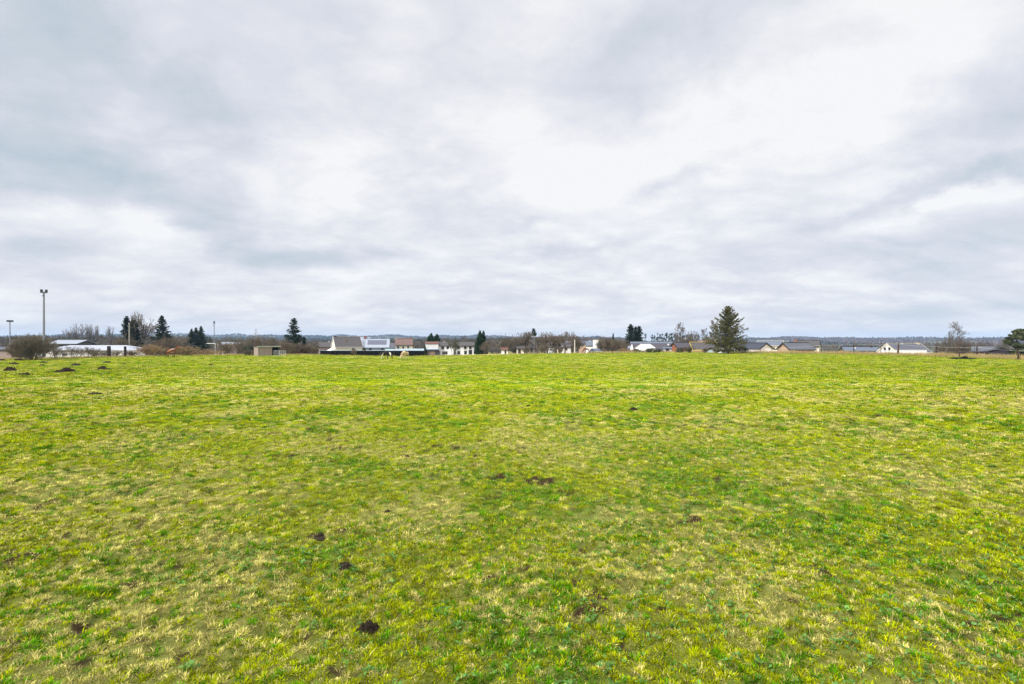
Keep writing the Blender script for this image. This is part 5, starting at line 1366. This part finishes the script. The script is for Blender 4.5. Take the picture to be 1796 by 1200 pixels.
horse('black and white pied horse grazing before the black windbreak', 676, 630.0, R(6), pied, M_mane_dark, turn=-.15)
horse('cream coloured horse grazing with its head towards the viewer', 710.5, 630.2, R(-112), cream, M_mane_pale, turn=-.2, scale=1.03)
horse('chestnut horse with white patches seen from behind, head raised', 300.5, 627.2, R(72), chest, M_mane_dark, head='up', turn=-.9, scale=1.22)
def bay(co): return np.tile(np.array((.13, .055, .026)), (len(co), 1)) * np.where(co[:, 2:3] < .45, .4, 1)
horse('brown horse grazing before the white tower house', 1029, 622.0, R(188), bay, M_mane_dark, turn=.1, scale=1.02, D=121)

# ------------------------------------------------------------------ molehills and clods
def mound(label, px, py, wpx, hpx, seed, group, name='molehill', cat='molehill', flat=.4, m=None):
    D = 20.0
    for _ in range(60):
        x = X_(px, D); D = np.clip((EYE - Hs(x, D)) * F / (py - 600), 1, 95) * .5 + D * .5
    x = X_(px, D); w = wpx * D / F; h = max(hpx * D / F * .95, .02); z = float(H(np.array([x]), np.array([D]))[0])
    root = None
    g = np.random.default_rng(seed); n, k = 34, 12; vs = [(0, 0, h)]; fs = []
    ph = g.uniform(0, 6.28, 4)
    for i in range(1, k + 1):
        f = i / k
        for j in range(n):
            a = 6.283 * j / n; rr = w / 2 * f * (1 + .16 * math.sin(2 * a + ph[0]) + .10 * math.sin(3 * a + ph[1]) + .07 * math.sin(7 * a + ph[2]))
            xx, yy = rr * math.cos(a), rr * math.sin(a) * flat / .4 * .8
            hh = h * (1 - f * f) ** 1.2
            lump = (float(vnoise(np.array([xx / w * 9 + seed]), np.array([yy / w * 9.]), 7)[0]) - .5) * h * .5 + (float(vnoise(np.array([xx / w * 22 + seed]), np.array([yy / w * 22.]), 9)[0]) - .5) * h * .28
            vs.append((xx, yy, hh + lump * (1 - f ** 4) - (.03 if f > .95 else 0)))
    for j in range(n): fs.append((0, 1 + j, 1 + (j + 1) % n))
    for i in range(k - 1):
        for j in range(n): fs.append((1 + i * n + j, 1 + (i + 1) * n + j, 1 + (i + 1) * n + (j + 1) % n, 1 + i * n + (j + 1) % n))
    b = MB(); b.add(vs, fs)
    for q in range(14):       # loose crumbs of earth belonging to the heap
        a = g.uniform(0, 6.28); rr = w / 2 * g.uniform(.3, 1.08); s = w * g.uniform(.03, .07)
        b.ball((rr * math.cos(a), rr * math.sin(a) * .8, h * max(0, 1 - (rr / (w / 2)) ** 2) + s * .3), s, 6, 4, (1, g.uniform(.7, 1), g.uniform(.6, .9)))
    o = b.build(name, m or M_soil, None, smooth=False); o.location = (x, D, z - .01); o.rotation_euler = (0, 0, g.uniform(-.3, .3))
    tag(o, label, cat, group)
mh = [(3, 632.5, 14, 3.2, 'flat dark molehill cut by the left edge beside the hedge'), (32.6, 632.2, 13, 3.4, 'dark molehill closest to the foot of the big round bush'),
      (25, 638.8, 13, 3.2, 'dark molehill below the one at the foot of the round bush'), (77, 636.2, 13, 2.2, 'thin dark molehill right of the big round bush, further of two'),
      (74, 641.8, 10, 2.6, 'small dark molehill right of the big round bush, nearer of two'), (98, 640.8, 13, 1.6, 'faint low molehill left of the wide flat one'),
      (133, 641, 18, 3.4, 'wide dark molehill in front of the hedge, midway to the dark posts'), (151, 638.9, 6, 1.3, 'tiny molehill right of the wide one before the hedge'),
      (188, 636.8, 14, 2.8, 'dark molehill directly below the left stout post'), (217, 638.9, 6, 1.5, 'tiny molehill directly below the right stout post'),
      (180, 648.2, 21, 6.0, 'tall rounded dark molehill, the most shapely of all'), (108, 653.5, 26, 5.0, 'left half of the big double molehill, the lower one'), (117, 653.2, 24, 8.0, 'right half of the big double molehill, the higher one'),
      (18, 650.4, 21, 7.5, 'large dark molehill near the left edge'), (42.5, 658.5, 26, 4.2, 'wide flat dark molehill, nearest of the left cluster'),
      (68, 657.2, 8, 1.6, 'tiny molehill right of the wide flat nearest one'), (290, 640, 8, 1.2, 'tiny molehill below the chestnut horse'), (370, 641, 8, 1.9, 'small dark molehill alone below the football goal')]
for i, (p, y, w, h, l) in enumerate(mh): mound(l, p, y, w, h, 500 + i, 'molehills on the left of the pasture')
cl = [(167, 692.5, 22, 3.2, 'flat dark earth clod below the molehill cluster'), (1111, 719, 18, 7, 'dark dung heap alone in the middle of the field'), (928, 713.5, 9, 3, 'small dark clod left of the dung heap in mid field'),
      (680, 892, 15, 6, 'dark clod in the left foreground, a small upright lump'), (605, 994, 30, 8, 'dark earth clod in the left foreground above the largest clod'), (645, 1098, 42, 21, 'largest dark earth clod at the bottom of the view'),
      (712, 800.5, 26, 4, 'thin dark clod left of the middle of the field'), (555, 938, 40, 4, 'long dark scuffed patch of earth in the left foreground'), (305, 772, 42, 4, 'low dark scuffed earth bank left of the middle')]
for i, (p, y, w, h, l) in enumerate(cl): mound(l, p, y, w, h, 600 + i, 'clods and dung on the sward', 'earth_clod', 'clod')

# ------------------------------------------------------------------ haze over the whole valley
def haze():
    b = MB(); b.box(-4700, 4700, -4700, 4700, -70, 78)
    m = bpy.data.materials.new('haze'); m.use_nodes = True; nt = m.node_tree; nt.nodes.clear()
    v = nt.nodes.new('ShaderNodeVolumePrincipled'); v.inputs['Color'].default_value = (.48, .67, .94, 1); v.inputs['Density'].default_value = HAZE
    v.inputs['Anisotropy'].default_value = .0
    o = nt.nodes.new('ShaderNodeOutputMaterial'); nt.links.new(v.outputs[0], o.inputs['Volume'])
    h = b.build('haze', m); h['kind'] = 'stuff'; tag(h, 'thin bluish haze in the air over the valley', 'haze')
HAZE = 0.00015
haze()
